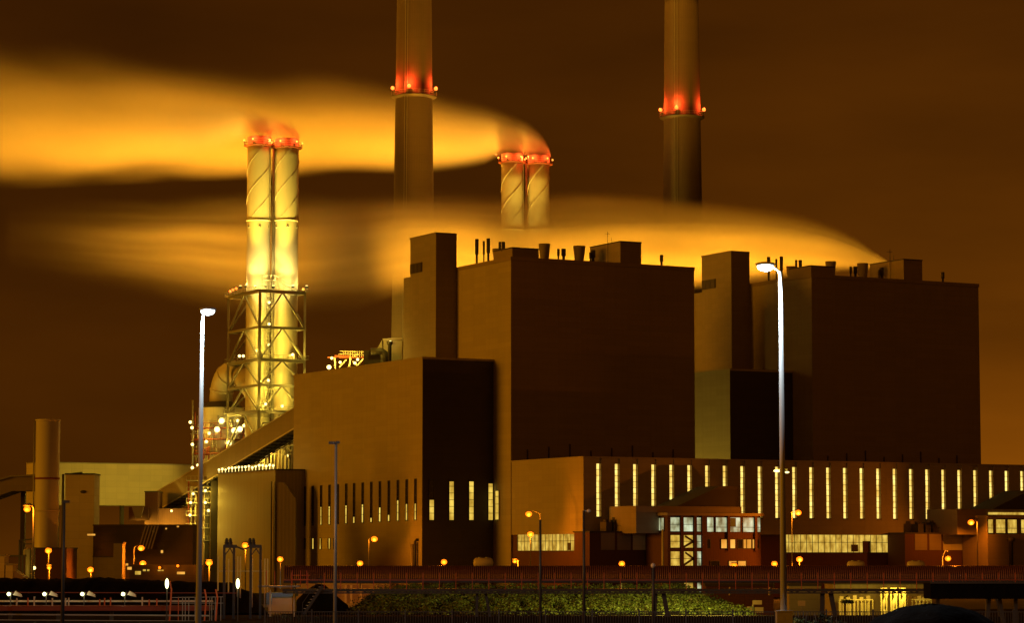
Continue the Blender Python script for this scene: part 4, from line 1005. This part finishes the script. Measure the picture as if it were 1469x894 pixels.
# ------------------------------------------------------------------ right yard beneath the conveyor
simple_box('pump_house', 'red-lit brick pump house below the conveyor between two lamp poles', 'building', 1013, 1110, 838, 880, 340, 8, 'brick', zb=GZ)
simple_box('plaster_house', 'plain olive wall house right of the tall white lamp pole', 'building', 1132, 1178, 838, 868, 352, 8, 'clad', zb=GZ)
dk = simple_box('depot_shed', 'yellow-lit open depot shed beneath the conveyor', 'shed', 1195, 1335, 836, 868, 372, 10, 'corr', zb=GZ)
light(at(1240,848,362), 900, YEL, .3, dk); light(at(1290,848,362), 900, YEL, .3, dk); light(at(1155,850,342), 250, YEL, .3, dk)
for i, x in enumerate((1268,1282,1294.5)):
    t = thing('door_frame', (at(x,868,364).x,364,GZ), ('white framed gate bay, left of three in the depot','white framed gate bay, middle of three in the depot','white framed gate bay, right of three in the depot')[i], 'gate', 'white gate bays')
    a, b = at(x-4.8,844,364), at(x+4.8,868,364); m = MB()
    m.box(a.x,a.x+.16,363.9,364.1,GZ,a.z); m.box(b.x-.16,b.x,363.9,364.1,GZ,a.z); m.box(a.x+.16,b.x-.16,363.9,364.1,a.z-.16,a.z); m.build('frame', M['white'], t)
    m = MB(); n_ = 10; q = at(x+1,868,364.3)
    m.tube([(q.x+.2*math.sin(k*.9),364.3,GZ+(a.z-.3-GZ)*k/n_) for k in range(n_+1)], [.3+.12*math.sin(k*2.2) for k in range(n_+1)], 8); m.build('rolled_curtain', M['tank'], t)
for i, (x0, x1) in enumerate(((1204,1252),(1303,1336))):
    t = thing('yard_rail', (at(x0,868,366).x,366,GZ), ('white railing with crates left of the gate bays','white railing right of the gate bays')[i], 'railing', 'white yard railings')
    a, b = at(x0,861,366), at(x1,868,366); m = MB(); m.bar((a.x,366,a.z),(b.x,366,a.z), .12)
    nn = int((x1-x0)/5)
    for k in range(nn+1):
        xx = a.x+(b.x-a.x)*k/nn; m.bar((xx,366,GZ),(xx,366,a.z), .14)
    m.build('rail', M['white'], t)
    for k in range(5):
        xx = a.x+(b.x-a.x)*(k+.2)/5; m = MB(); m.box(xx,xx+.5,367,367.6,GZ,a.z+.3+.4*random.random()); m.build('upright_load', M['tank'], t)
t = thing('control_box', (at(1080,878,325).x,325,GZ), 'small lit control desk with signs before the red pump house', 'cabinet')
for x0,x1,y0,y1,mt in ((1073,1086,868,862,'tank'),(1065,1072,876,871,'tank'),(1076,1088,880,872,'white')):
    m = MB(); m.box(at(x0,0,325).x,at(x1,0,325).x,325,325.4,zat(y0,325),zat(y1,325)); m.build('panel', M[mt], t)
m = MB(); m.bar(at(1080,868,325.2), (at(1080,868,325.2).x,325.2,GZ), .2); m.build('post', M['steel'], t)
light(at(1080,866,322), 60, YEL, .2, t)
t = thing('notice_board', (at(1142,872,315).x,315,GZ), 'small pale notice board at the foot of the slim lamp pole', 'sign')
m = MB(); m.box(at(1137,0,315).x,at(1147,0,315).x,315,315.15,zat(870,315),zat(862.5,315)); m.build('board', M['tank'], t)
m = MB(); m.bar((at(1142,0,315).x,315.07,GZ),(at(1142,0,315).x,315.07,zat(870,315)-.003), .12); m.build('post', M['steel'], t)
# horizontal tanks behind the conveyor
def htank(x0, x1, y0, y1, Y, label):
    a, b = at(x0,(y0+y1)/2,Y), at(x1,(y0+y1)/2,Y); r_ = (y1-y0)/2/FPX*Y
    t = thing('storage_tank', ((a.x+b.x)/2,Y,GZ), label, 'tank', 'horizontal tanks behind the conveyor')
    xs_ = [0,.02,.06,.12,.5,.88,.94,.98,1]; rs = [.05,.55,.82,1,1,1,.82,.55,.05]
    m = MB(); m.tube([a.lerp(b,s_) for s_ in xs_], [r_*q for q in rs], 18); m.build('shell', M['tank'], t)
    for s_ in (.2,.8):
        q = a.lerp(b,s_); m = MB(); m.box(q.x-.25,q.x+.25,Y-r_*.7,Y+r_*.7,GZ,q.z-r_*.75); m.build('saddle', M['concrete'], t)
    for s_ in (.35,.7):
        q = a.lerp(b,s_); m = MB(); m.lathe(q, [(.28,q.z+r_*.9),(.28,q.z+r_*1.15)], 10, True); m.build('hatch', M['steel'], t)
htank(1215,1240.5,805.5,817,420,'cream horizontal tank below the lit glazing band')
htank(1301,1327,805.5,817,420,'cream horizontal tank at right near the brightest orange lamp')
htank(679,707.5,801,815,400,'orange-lit horizontal tank at the foot of the black bunker front')

# ------------------------------------------------------------------ lamps on poles
def sodium_lamp(x, y, Y, label, arm=0, px=None, watt=900, r_=.42, base=GZ, pm_='steel', small=False):
    q = at(x, y, Y); px = x if px is None else px; p_ = at(px, y, Y)
    t = thing('street_lamp', (p_.x, Y+.3, base), label, 'street lamp', 'orange sodium lamps of the plant')
    m = MB(); pts = [(p_.x,Y+.3,base),(p_.x,Y+.3,q.z+.1)]
    if abs(px-x) > 1: pts += [((p_.x*.4+q.x*.6),Y+.2,q.z+.65),(q.x,Y+.05,q.z+.55)]
    else: pts += [(p_.x,Y+.1,q.z+(.2 if small else .6))]
    m.tube(pts, [(.05 if small else .12),(.04 if small else .08)]+[.04 if small else .06]*(len(pts)-2), 8); m.build('pole', M[pm_], t)
    k_ = .4 if small else 1
    m = MB(); m.ball((q.x,Y+.1*k_,q.z+.42*k_), .5*k_, 10, (1.1,.8,.35)); m.build('housing', M['dsteel'], t)
    m = MB(); m.ball((q.x,Y,q.z), r_, 12, (1,1,.85)); m.build('lamp', M['E_sod'], t)
    light((q.x,Y-(.45 if small else .9),q.z-(.05 if small else .35)), watt, SOD, .15, t)
    return t
SL = [(130,818,585,'orange lamp before the narrow clad tower at left',None),(202.5,787,584,'upper orange lamp before the black workshop',192),
 (205,809,584,'lower orange lamp before the black workshop',None),(300,808,360,'orange lamp just right of the left white lamp pole',None),
 (402,803,202.6,'orange lamp at the left end of the ribbed conveyor',None),(352,783,400,'orange lamp shining between the portal frame insulators',None),
 (537,774,598,'orange lamp high before the slit windows',529),(516.5,809,202.6,'orange lamp low before the pale bunker wall',None),
 (637,807,202.6,'orange lamp before the black bunker front',None),(758.5,738,570,'high orange lamp before the hall side wall, upper of two',775),
 (761,767,572,'orange lamp before the lit hall side glazing, lower of two',None),(738.5,806,470,'small orange lamp behind the conveyor below the hall side glazing',743),
 (892,809.5,202.6,'bright orange lamp before the low annex',None),(1053,812,500,'orange lamp at the foot of the office windows',None),
 (1111,809.5,202.6,'bright orange lamp just left of the right white lamp pole',None),(1145,736,568,'high orange lamp on a slim pole before the strip windows',1136),
 (1147,803,566,'orange lamp right of the right white lamp pole below the glazing',None),(1393,750,598,'high orange lamp near the right office',1402),
 (1360,802,202.6,'bright orange lamp before the right annex',1353),(69.5,790.5,440,'orange lamp before the short steel chimney',None),
 (70.5,815,430,'small orange lamp on a lit short post by the chimney foot',None),(39,731,300,'orange lamp on a long pole left of the steel chimney',47.5)]
for x, y, Y, lab, px in SL:
    sodium_lamp(x, y, Y, lab, px=px, r_={738.5:.3,70.5:.3}.get(x,.5)*Y/430*.95+(.05 if Y > 250 else .0), watt=(4800 if x > 1100 else 2000) if Y > 450 else (1800 if Y > 250 else 330), base=GZ if Y > 250 else zat(845,Y), small=Y < 250)

def white_lamp(xh, yh, xp, yp, Y, label, watt):
    h = at(xh, yh, Y); p_ = at(xp, yp, Y); b = at(xp+ (5 if xp > 734 else -6), 885, Y)
    t = thing('tall_street_lamp', (b.x, Y, 0), label, 'street lamp', 'tall white street lamps in front')
    m = MB(); m.tube([(b.x,Y,0),(b.x*.5+p_.x*.5,Y,p_.z*.5),(p_.x,Y,p_.z)], [.17,.13,.09], 14); m.build('pole', M['pole'], t)
    m = MB(); dx = 1 if h.x > p_.x else -1
    m.tube([(p_.x,Y,p_.z-.02),(p_.x+(h.x-p_.x)*.35,Y,p_.z+.16),(h.x,Y,h.z+.22)], .05, 8); m.build('arm', M['pole'], t)
    m = MB(); m.ball((h.x,Y,h.z+.13), .42, 14, (1.15,.5,.28)); m.build('housing', M['pole'], t)
    m = MB(); m.ball((h.x,Y,h.z), .34, 14, (1.15,.7,.62)); m.build('lamp', M['E_wht'], t)
    light((h.x,Y-.1,h.z-.32), watt, WHT, .12, t)
    return t, b
white_lamp(298, 447, 290.5, 452, 150, 'tall white-blue street lamp on a slim pole at left', 2600)
wl, wb = white_lamp(1098, 383, 1119.5, 390, 128, 'tall glaring white street lamp on a thick pole at right', 3900)
m = MB(); q = wb; m.box(q.x-.36,q.x+.36,127.5,128.4,-.2,zat(877,127.5)-.08); cb = m.build('concrete_base', M['concrete'], wl)
m = MB(); m.box(q.x-.39,q.x+.39,127.47,128.43,zat(877,127.5)-.077,zat(877,127.5)); m.build('cap', M['concrete'], cb)

def unlit_pole(x, ytop, Y, kind, label, wpx=4, mt='steel'):
    p_ = at(x, ytop, Y); t = thing('lamp_post', (p_.x,Y,0), label, 'lamp post', 'slim unlit lamp posts in front')
    r_ = wpx/2/FPX*Y
    m = MB(); m.tube([(p_.x,Y,-.2),(p_.x,Y,p_.z)], [r_*1.15,r_*.8], 10); m.build('pole', M[mt], t)
    if kind == 'flat':
        m = MB(); a = at(x-10,ytop-1,Y); b = at(x+4,ytop+1,Y); m.box(a.x,a.x+.42,Y-.2,Y+.2,p_.z-.02,p_.z+.13); m.box(a.x+.45,b.x+.06,Y-.2,Y+.2,p_.z+.005,p_.z+.16); m.build('lamp_head', M['dsteel'], t)
    elif kind == 'globe':
        m = MB(); q = at(x+6,ytop+1,Y); m.bar((p_.x,Y,p_.z),(q.x,Y,q.z), .06); m.ball((q.x+.06,Y,q.z+.02), .16, 10, (1,1,.8)); m.build('lamp_head', M['tank'], t)
    elif kind == 'head':
        m = MB(); m.box(p_.x-.12,p_.x+.36,Y-.15,Y+.15,p_.z,p_.z+.16); m.build('lamp_head', M['dsteel'], t)
    elif kind == 'cap':
        m = MB(); m.ball((p_.x,Y,p_.z), r_*1.5, 8); m.build('cap', M['tank'], t)
unlit_pole(482, 637, 172, 'flat', 'dark lamp post with a flat double head before the pale bunker wall', 5, 'steel')
unlit_pole(92, 722, 176, 'head', 'black lamp post before the narrow clad tower at left', 5, 'dsteel')
unlit_pole(775, 746, 176, 'none', 'bare slim mast crossing the lit hall side glazing', 4, 'dsteel')
unlit_pole(837.5, 733, 178, 'globe', 'slim post with a small pale globe at the corner of the hall', 4.5, 'dsteel')
unlit_pole(937, 812, 176, 'cap', 'short dark post among the bushes before the conveyor', 5, 'dsteel')
unlit_pole(950.5, 760, 420, 'none', 'thin pale mast between white panel and glazed stair', 3.4, 'tank')
unlit_pole(1047, 843, 310, 'none', 'thin orange-lit mast below the conveyor, left of the control desk', 3, 'tank')
unlit_pole(1104, 843, 310, 'none', 'thin orange-lit mast below the conveyor, just left of the tall lamp pole', 3.5, 'tank')
# lit twin-head lamp behind the tall right pole
q = at(1123, 676, 400); t = thing('twin_head_lamp', (q.x,400,GZ), 'yellow twin-head lamp post half hidden behind the right white lamp pole', 'street lamp')
m = MB(); m.tube([(q.x,400,GZ),(q.x,400,q.z)], .12, 8); m.bar(at(1113,674,400), at(1130,674,400), .1); m.build('pole', M['steel'], t)
for x, y in ((1114.5,676),(1129,678)):
    p_ = at(x,y,400); m = MB(); m.ball(p_, .36 if x < 1120 else .24, 10, (1.4,1,.6)); m.build('lamp', M['E_yel'], t)
light(at(1115,678,399), 600, YEL, .2, t)

# ------------------------------------------------------------------ palisade fence in front
YFc = 152
fc = thing('metal_fence', (0,YFc,0), 'black metal bar fence along the bottom of the view', 'fence')
x = at(380,885,YFc).x; xe = at(1500,885,YFc).x; bay = 2.6
zt = zat(877,YFc)
while x < xe:
    m = MB(); m.bar((x,YFc,-.3),(x,YFc,zt+.08), .09); m.build('post', M['dsteel'], fc)
    m = MB(); m.bar((x+.045,YFc,zt-.06),(x+bay-.045,YFc,zt-.06), .05); m.bar((x+.045,YFc,.25),(x+bay-.045,YFc,.25), .05)
    for k in range(1, 18): xx = x+bay*k/18; m.bar((xx,YFc,.1),(xx,YFc,zt-.09), .028)
    m.build('panel', M['dsteel'], fc); x += bay

# ------------------------------------------------------------------ bushes
def leaf_mat(name, col):
    m, n, b = mat_base(name); N = n.nodes; L = n.links
    oi = N.new('ShaderNodeTexCoord'); no = N.new('ShaderNodeTexNoise'); no.inputs['Scale'].default_value = 1.7; no.inputs['Detail'].default_value = 5; L.new(oi.outputs['Object'], no.inputs[0])
    cr = N.new('ShaderNodeValToRGB'); cr.color_ramp.elements[0].position = .36; cr.color_ramp.elements[1].position = .66
    cr.color_ramp.elements[0].color = (col[0]*.55,col[1]*.32,col[2]*.4,1); cr.color_ramp.elements[1].color = tuple(min(1,c*1.7) for c in col)+(1,)
    L.new(no.outputs[0], cr.inputs[0]); L.new(cr.outputs[0], b.inputs['Base Color']); b.inputs['Roughness'].default_value = .6
    return m
M['leaf'] = leaf_mat('shrub_leaf', (.075,.115,.03)); M['leafd'] = leaf_mat('dark_shrub_leaf', (.03,.05,.015)); M['bark'] = mk('bark', (.06,.045,.03), .9, var=.3, vscale=3)
def leaves(m, c, r3, n, size, rn, shell=.55):
    for _ in range(n):
        d_ = Vector((rn.gauss(0,1),rn.gauss(0,1),rn.gauss(0,1))).normalized(); rad_ = shell+(1-shell)*rn.random()
        q = Vector((c[0]+d_.x*r3[0]*rad_, c[1]+d_.y*r3[1]*rad_, c[2]+d_.z*r3[2]*rad_))
        nrm = (d_ + Vector((rn.gauss(0,.5),rn.gauss(0,.5),rn.gauss(0,.5)+.3))).normalized()
        a_ = nrm.cross(Vector((rn.random()-.5,rn.random()-.5,rn.random()))).normalized(); b_ = nrm.cross(a_); s_ = size*(.6+.8*rn.random())
        m.add([q-a_*s_*.5, q+b_*s_*.28, q+a_*s_*.5, q-b_*s_*.28], [(0,1,2,3)])
rn = random.Random(21)
# planted mound: earth plus leaf cover (nobody could count it)
crest = [(497,876),(515,866),(535,852),(560,845),(700,845),(850,843),(950,843),(985,846),(1010,860),(1035,874),(1050,884),(1060,892)]
YM = 226
tag(bank(crest, YM, 16, 'mound', 4).build('mound', M['soil']), kind='structure')
def crest_y(x):
    for (x0,y0),(x1,y1) in zip(crest, crest[1:]):
        if x0 <= x <= x1: return y0+(y1-y0)*(x-x0)/(x1-x0)
    return 890
m = MB()
for k in range(1150):
    x = rn.uniform(540 if rn.random() < .9 else 515, 1052); fwd = rn.random()**.8
    Yq = YM - 15.5*fwd; zc_ = zat(crest_y(x), YM); hh_ = [1,.9,.45,0][0]
    h_ = 1-.42*fwd/.6 if fwd < .6 else .58*(1-(fwd-.6)/.4)
    zq = -.2+(zc_+.2)*max(0,h_); xq = at(x, 845, YM).x
    s_ = rn.uniform(.25,.55) if rn.random() < .6 else rn.uniform(.6,1.0)
    leaves(m, (xq, Yq, zq+s_*.2), (s_, s_, s_*.7), int(20+50*s_), .2, rn, .5)
o = m.build('shrub_cover', M['leaf']); tag(o, 'low leafy shrubs covering the mound behind the fence', 'shrubs', kind='stuff')
def bush(x, ytop, w, Y, mt, label, n=900):
    q = at(x, ytop, Y); r_ = w/2/FPX*Y; h = q.z+.1
    t = thing('bush', (q.x,Y,-.1), label, 'bush', 'bushes by the fence')
    m = MB()
    for k in range(5): m.tube([(q.x,Y,-.1),(q.x+rn.uniform(-.6,.6)*r_,Y+rn.uniform(-.4,.4)*r_,h*rn.uniform(.5,.85))], [.05,.015], 6)
    m.build('stem', M['bark'], t)
    m = MB()
    for k in range(16):
        cx, cz = q.x+rn.uniform(-.7,.7)*r_, h*(.25+.55*rn.random()); cs = r_*rn.uniform(.3,.5); edge = 1-abs(cx-q.x)/r_*.5
        leaves(m, (cx, Y+rn.uniform(-.5,.5)*r_, min(cz*edge, h-cs*.7)), (cs,cs*.9,cs*.8), n//16, .13, rn, .35)
    m.build('foliage', M[mt], t)
bush(1152, 870, 38, 138, 'leaf', 'lit green bush beside the concrete lamp base')
bush(1180, 867, 46, 134, 'leafd', 'dark rounded bush right of the lit green bush')
bush(1216, 862, 22, 300, 'leafd', 'small dark bush before the depot shed')
bush(1206, 880, 30, 140, 'leafd', 'low dark bush at the bottom edge beside the rounded one')
hp = MB(); cols = []; q = at(1330, 868, 108); rr0 = 3.1
for i in range(15):
    for k in range(32):
        a = 2*PI*k/32; f_ = i/14; rad_ = rr0*math.sin(f_*PI/2)*(1+.1*math.sin(3*a+1)+.05*math.sin(7*a)); 
        cols.append((q.x+rad_*math.cos(a)*1.0+ (1-f_)*.25, 108+rad_*math.sin(a), q.z*(math.cos(f_*PI/2)**.8)+rn.uniform(-.05,.05)))
hp.add(cols, [(i*32+k,(i+1)*32+k,(i+1)*32+(k+1)%32,i*32+(k+1)%32) for i in range(14) for k in range(32)], True)
tag(hp.build('soil_heap', M['coal'], None, (q.x,108,0)), 'black heap of soil at the bottom right in front of the fence', 'heap')

# ------------------------------------------------------------------ unseen floodlights added to light the steam from below (fixtures on the ground)
def floodlight(P, aim, watt, cone, label, col=FLD):
    P = Vector(P); t = thing('floodlight', (P.x,P.y,GZ), label, 'floodlight', 'ground floodlights behind the plant')
    d_ = (Vector(aim)-P).normalized()
    m = MB(); m.bar((P.x,P.y,GZ),(P.x,P.y,P.z-.3), .2); m.build('post', M['dsteel'], t)
    m = MB(); m.bar(P-d_*.7, P-d_*.1, .9, .7); m.build('housing', M['dsteel'], t)
    m = MB(); m.bar(P-d_*.095, P-d_*.05, .8, .6); m.build('lamp', M['E_yel'], t)
    light(P+d_*.3, watt, col, .4, t, spot=cone, aim=aim, blend=.9)
FL = [((-124,764,-1),(-122,728,110),2000e3,66,'ground floodlight far left behind the yellow gallery'),((-90,766,-1),(-88,735,112),1500e3,54,'ground floodlight behind the round vessel'),
      ((-66,808,-1),(-66,808,115),3700e3,56,'ground floodlight left of the left chimney foot'),((2,814,-1),(-3,806,112),3000e3,50,'ground floodlight between left chimney and rear stacks'),
      ((-120,806,-1),(-120,806,115),2300e3,66,'ground floodlight farthest left and back'),((11,722,-1),(8,734,80),1170e3,50,'ground floodlight behind the left end of the left boiler house'),
      ((34,718,-1),(34,732,80),1105e3,50,'ground floodlight behind the left boiler house'),((58,712,-1),(58,730,80),1105e3,50,'ground floodlight between the backs of both boiler houses'),
      ((82,710,-1),(82,728,80),780e3,50,'ground floodlight behind the right boiler house'),((-20,722,-1),(-20,735,85),1690e3,28,'ground floodlight behind the narrow tower'),((-44,738,-1),(-44,738,80),160e3,60,'ground floodlight behind the pale bunker house')]
for a, b, wt, cn, lab in FL: floodlight(a, b, wt, cn, lab)
# yellow yard light between the two units and beside the left chimney
floodlight((34,640,-1),(52,645,28),30e3,110,'yard floodlight between the two boiler houses', YEL)
floodlight((-62,745,-1),(-33,765,40),420e3,50,'yard floodlight aimed at the foot of the left chimney', YEL)
for x, lab in ((120,'yard floodlight under the yellow gallery, left one'),(196,'yard floodlight under the yellow gallery, middle one'),(236,'yard floodlight under the yellow gallery, right one')):
    q = at(x, 770, 684); floodlight((q.x,684,7.5), (q.x+1,722,20), 15e3, 84, lab, YEL)  # unseen lamps added in front of the gallery to brighten its wall

# ------------------------------------------------------------------ steam plumes (real volumes)
def plume(name, top, bot, Y, drift, dens, label, noise=.38, xr=None, wid=1.0, fade=None, sharp=1.7, lift=.85, group='steam plumes'):
    """top / bot: the upper and lower outline as (picture x, y) pairs at distance Y, from the mouth downwind"""
    org = at(top[0][0], top[0][1], Y)
    def conv(pts): return [((org.x - at(x,y,Y).x), at(x,y,Y).z - org.z) for x, y in pts]
    tp, bt = conv(top), conv(bot)
    s1 = tp[-1][0]; zmin = min(min(z for _, z in tp), min(z for _, z in bt))-1; zmax = max(max(z for _, z in tp), max(z for _, z in bt))+1
    m, n, b = mat_base(name+'_steam'); N = n.nodes; L = n.links; N.remove(b); om = N['Material Output']
    def mt(op, *a):
        q = N.new('ShaderNodeMath'); q.operation = op
        for i, v in enumerate(a):
            if isinstance(v, (int,float)): q.inputs[i].default_value = v
            else: L.new(v, q.inputs[i])
        return q.outputs[0]
    tcn = N.new('ShaderNodeTexCoord'); sp = N.new('ShaderNodeSeparateXYZ'); L.new(tcn.outputs['Object'], sp.inputs[0])
    s_ = mt('MULTIPLY', sp.outputs[0], -1.0); sn = mt('DIVIDE', s_, s1)
    def curve(pts):
        fc_ = N.new('ShaderNodeFloatCurve'); mp_ = fc_.mapping; cu = mp_.curves[0]
        P_ = [(max(0,min(1,(sq/s1)))**.5, (zq-zmin)/(zmax-zmin)) for sq, zq in pts]
        while len(cu.points) > 2: cu.points.remove(cu.points[1])
        cu.points[0].location = P_[0]; cu.points[1].location = P_[-1]
        for q in P_[1:-1]: cu.points.new(*q)
        mp_.update()
        L.new(mt('POWER', mt('MAXIMUM', sn, 0.0), .5), fc_.inputs['Value'])
        mp_.initialize()
        return mt('ADD', mt('MULTIPLY', fc_.outputs[0], zmax-zmin), zmin), (lambda s__: mp_.evaluate(cu, max(0,min(1,s__/s1))**.5)*(zmax-zmin)+zmin)
    tz, ft = curve(tp); bz, fb = curve(bt)
    zc_ = mt('MULTIPLY', mt('ADD', tz, bz), .5); hz = mt('MAXIMUM', mt('MULTIPLY', mt('SUBTRACT', tz, bz), .5), .4)
    yc = mt('MULTIPLY', sn, drift)
    ez0 = mt('DIVIDE', mt('SUBTRACT', sp.outputs[2], zc_), hz)
    cw = N.new('ShaderNodeCombineXYZ'); L.new(mt('MULTIPLY', sn, 4.0), cw.inputs[0]); L.new(mt('MULTIPLY', ez0, .9), cw.inputs[2]); L.new(mt('MULTIPLY', sp.outputs[1], .03), cw.inputs[1])
    nw = N.new('ShaderNodeTexNoise'); nw.inputs['Scale'].default_value = 1.0; nw.inputs['Detail'].default_value = 2; L.new(cw.outputs[0], nw.inputs[0])
    ez = mt('ADD', ez0, mt('MULTIPLY', mt('SUBTRACT', nw.outputs[0], .5), mt('MULTIPLY', mt('MINIMUM', mt('MULTIPLY', sn, 4.0), 1.0), .55)))
    hy = mt('MULTIPLY', mt('MINIMUM', mt('ADD', hz, 1.5), 14.0), wid)
    ey = mt('DIVIDE', mt('SUBTRACT', sp.outputs[1], yc), hy)
    rho = mt('ADD', mt('MULTIPLY', ez, ez), mt('MULTIPLY', ey, ey))
    fall = mt('POWER', mt('MAXIMUM', mt('SUBTRACT', 1.0, rho), 0.0), sharp)
    # streaky, wind drawn noise (in plume coordinates so that the streaks follow the flow)
    cb = N.new('ShaderNodeCombineXYZ'); L.new(mt('MULTIPLY', sn, 3.0), cb.inputs[0]); L.new(mt('MULTIPLY', ey, 1.3), cb.inputs[1]); L.new(mt('MULTIPLY', ez, 3.4), cb.inputs[2])
    no = N.new('ShaderNodeTexNoise'); no.inputs['Scale'].default_value = 1.0; no.inputs['Detail'].default_value = 4.5; L.new(cb.outputs[0], no.inputs[0])
    nf = mt('MAXIMUM', mt('ADD', mt('MULTIPLY', mt('SUBTRACT', no.outputs[0], .5), noise*4.2), 1.0), .04)
    low_ = mt('POWER', mt('MAXIMUM', mt('SUBTRACT', .56, mt('MULTIPLY', ez, .5)), 0.0), lift)
    dn = mt('MULTIPLY', mt('MULTIPLY', mt('MULTIPLY', fall, nf), dens*1.5), low_)
    dn = mt('DIVIDE', dn, mt('POWER', mt('MAXIMUM', hz, 1.5), .8))
    if fade: dn = mt('MULTIPLY', dn, mt('EXPONENT', mt('MULTIPLY', mt('POWER', mt('DIVIDE', mt('MAXIMUM', sn, 0.0), fade[0]), fade[1]), -fade[2])))
    pv = N.new('ShaderNodeVolumePrincipled'); pv.inputs['Color'].default_value = (.93,.93,.93,1); pv.inputs['Anisotropy'].default_value = .1
    L.new(dn, pv.inputs['Density']); L.new(pv.outputs[0], om.inputs['Volume'])
    # hull
    ring = 16; vs = []; fs = []; ns = 36
    for i in range(ns+1):
        sv = s1*(i/ns)**1.7; zt_, zb_ = ft(sv), fb(sv); c_ = (zt_+zb_)/2; h_ = max((zt_-zb_)/2, .4); w_ = min(h_+1.5, 14.0)*wid
        for k in range(ring):
            a = 2*PI*k/ring; vs.append((org.x-sv, org.y+drift*sv/s1+w_*1.04*math.cos(a), org.z+c_+h_*1.04*math.sin(a)))
    for i in range(ns):
        for k in range(ring): fs.append((i*ring+k, i*ring+(k+1)%ring, (i+1)*ring+(k+1)%ring, (i+1)*ring+k))
    fs.append(tuple(range(ring))[::-1]); fs.append(tuple(ns*ring+k for k in range(ring)))
    h = MB(); h.add(vs, fs, True); o = h.build(name, m, None, org)
    bm = bmesh.new(); bm.from_mesh(o.data); bmesh.ops.recalc_face_normals(bm, faces=bm.faces[:]); bm.to_mesh(o.data); bm.free()
    m.cycles.volume_step_rate = .35 if hasattr(m.cycles, 'volume_step_rate') else 1
    return tag(o, label, 'steam plume', group)
plume('steam_plume', [(390,196),(387,178),(372,160),(330,140),(250,118),(150,92),(0,55),(-200,25)], [(390,198),(370,198),(354,199),(330,212),(260,234),(130,250),(0,258),(-200,266)], YS1, 10, 0.62, 'glowing orange steam plume blowing left from the left stack on the lattice tower')
plume('steam_plume', [(430,199),(427,184),(414,168),(388,153),(330,137),(200,105),(0,55),(-200,25)], [(430,201),(412,201),(394,201),(355,197),(300,214),(120,242),(0,252),(-200,262)], YS1, 14, 0.62, 'glowing orange steam plume blowing left from the right stack on the lattice tower')
plume('steam_plume', [(752,221),(746,196),(726,174),(690,158),(640,143),(500,110),(300,78),(0,30),(-150,10)], [(752,223),(735,223),(718,226),(690,238),(640,245),(430,248),(200,254),(0,260),(-150,264)], YS2, 16, 0.62, 'broad golden steam plume blowing left behind the left chimney from the left rear stack')
plume('steam_plume', [(790,223),(785,204),(770,182),(740,162),(700,145),(640,128),(560,108),(450,88),(300,65),(0,18),(-150,0)], [(790,226),(772,226),(756,227),(720,222),(640,240),(500,246),(200,252),(0,258),(-150,262)], YS2, 22, 0.62, 'broad golden steam plume blowing left behind the left chimney from the right rear stack')
plume('steam_plume', [(1275,378),(1258,362),(1230,340),(1190,318),(1130,298),(1000,281),(850,270),(700,262),(560,258),(400,258),(250,262),(0,270)], [(1275,385),(1235,390),(1180,395),(1130,402),(1000,415),(850,420),(700,420),(600,420),(500,448),(400,452),(250,430),(0,395)], 728, 12, 2.3, 'low golden steam bank drifting left behind the boiler house roofs, veiling both chimneys', fade=(.60,4.0,.85), wid=.9, noise=.75, sharp=2.2, lift=.0)
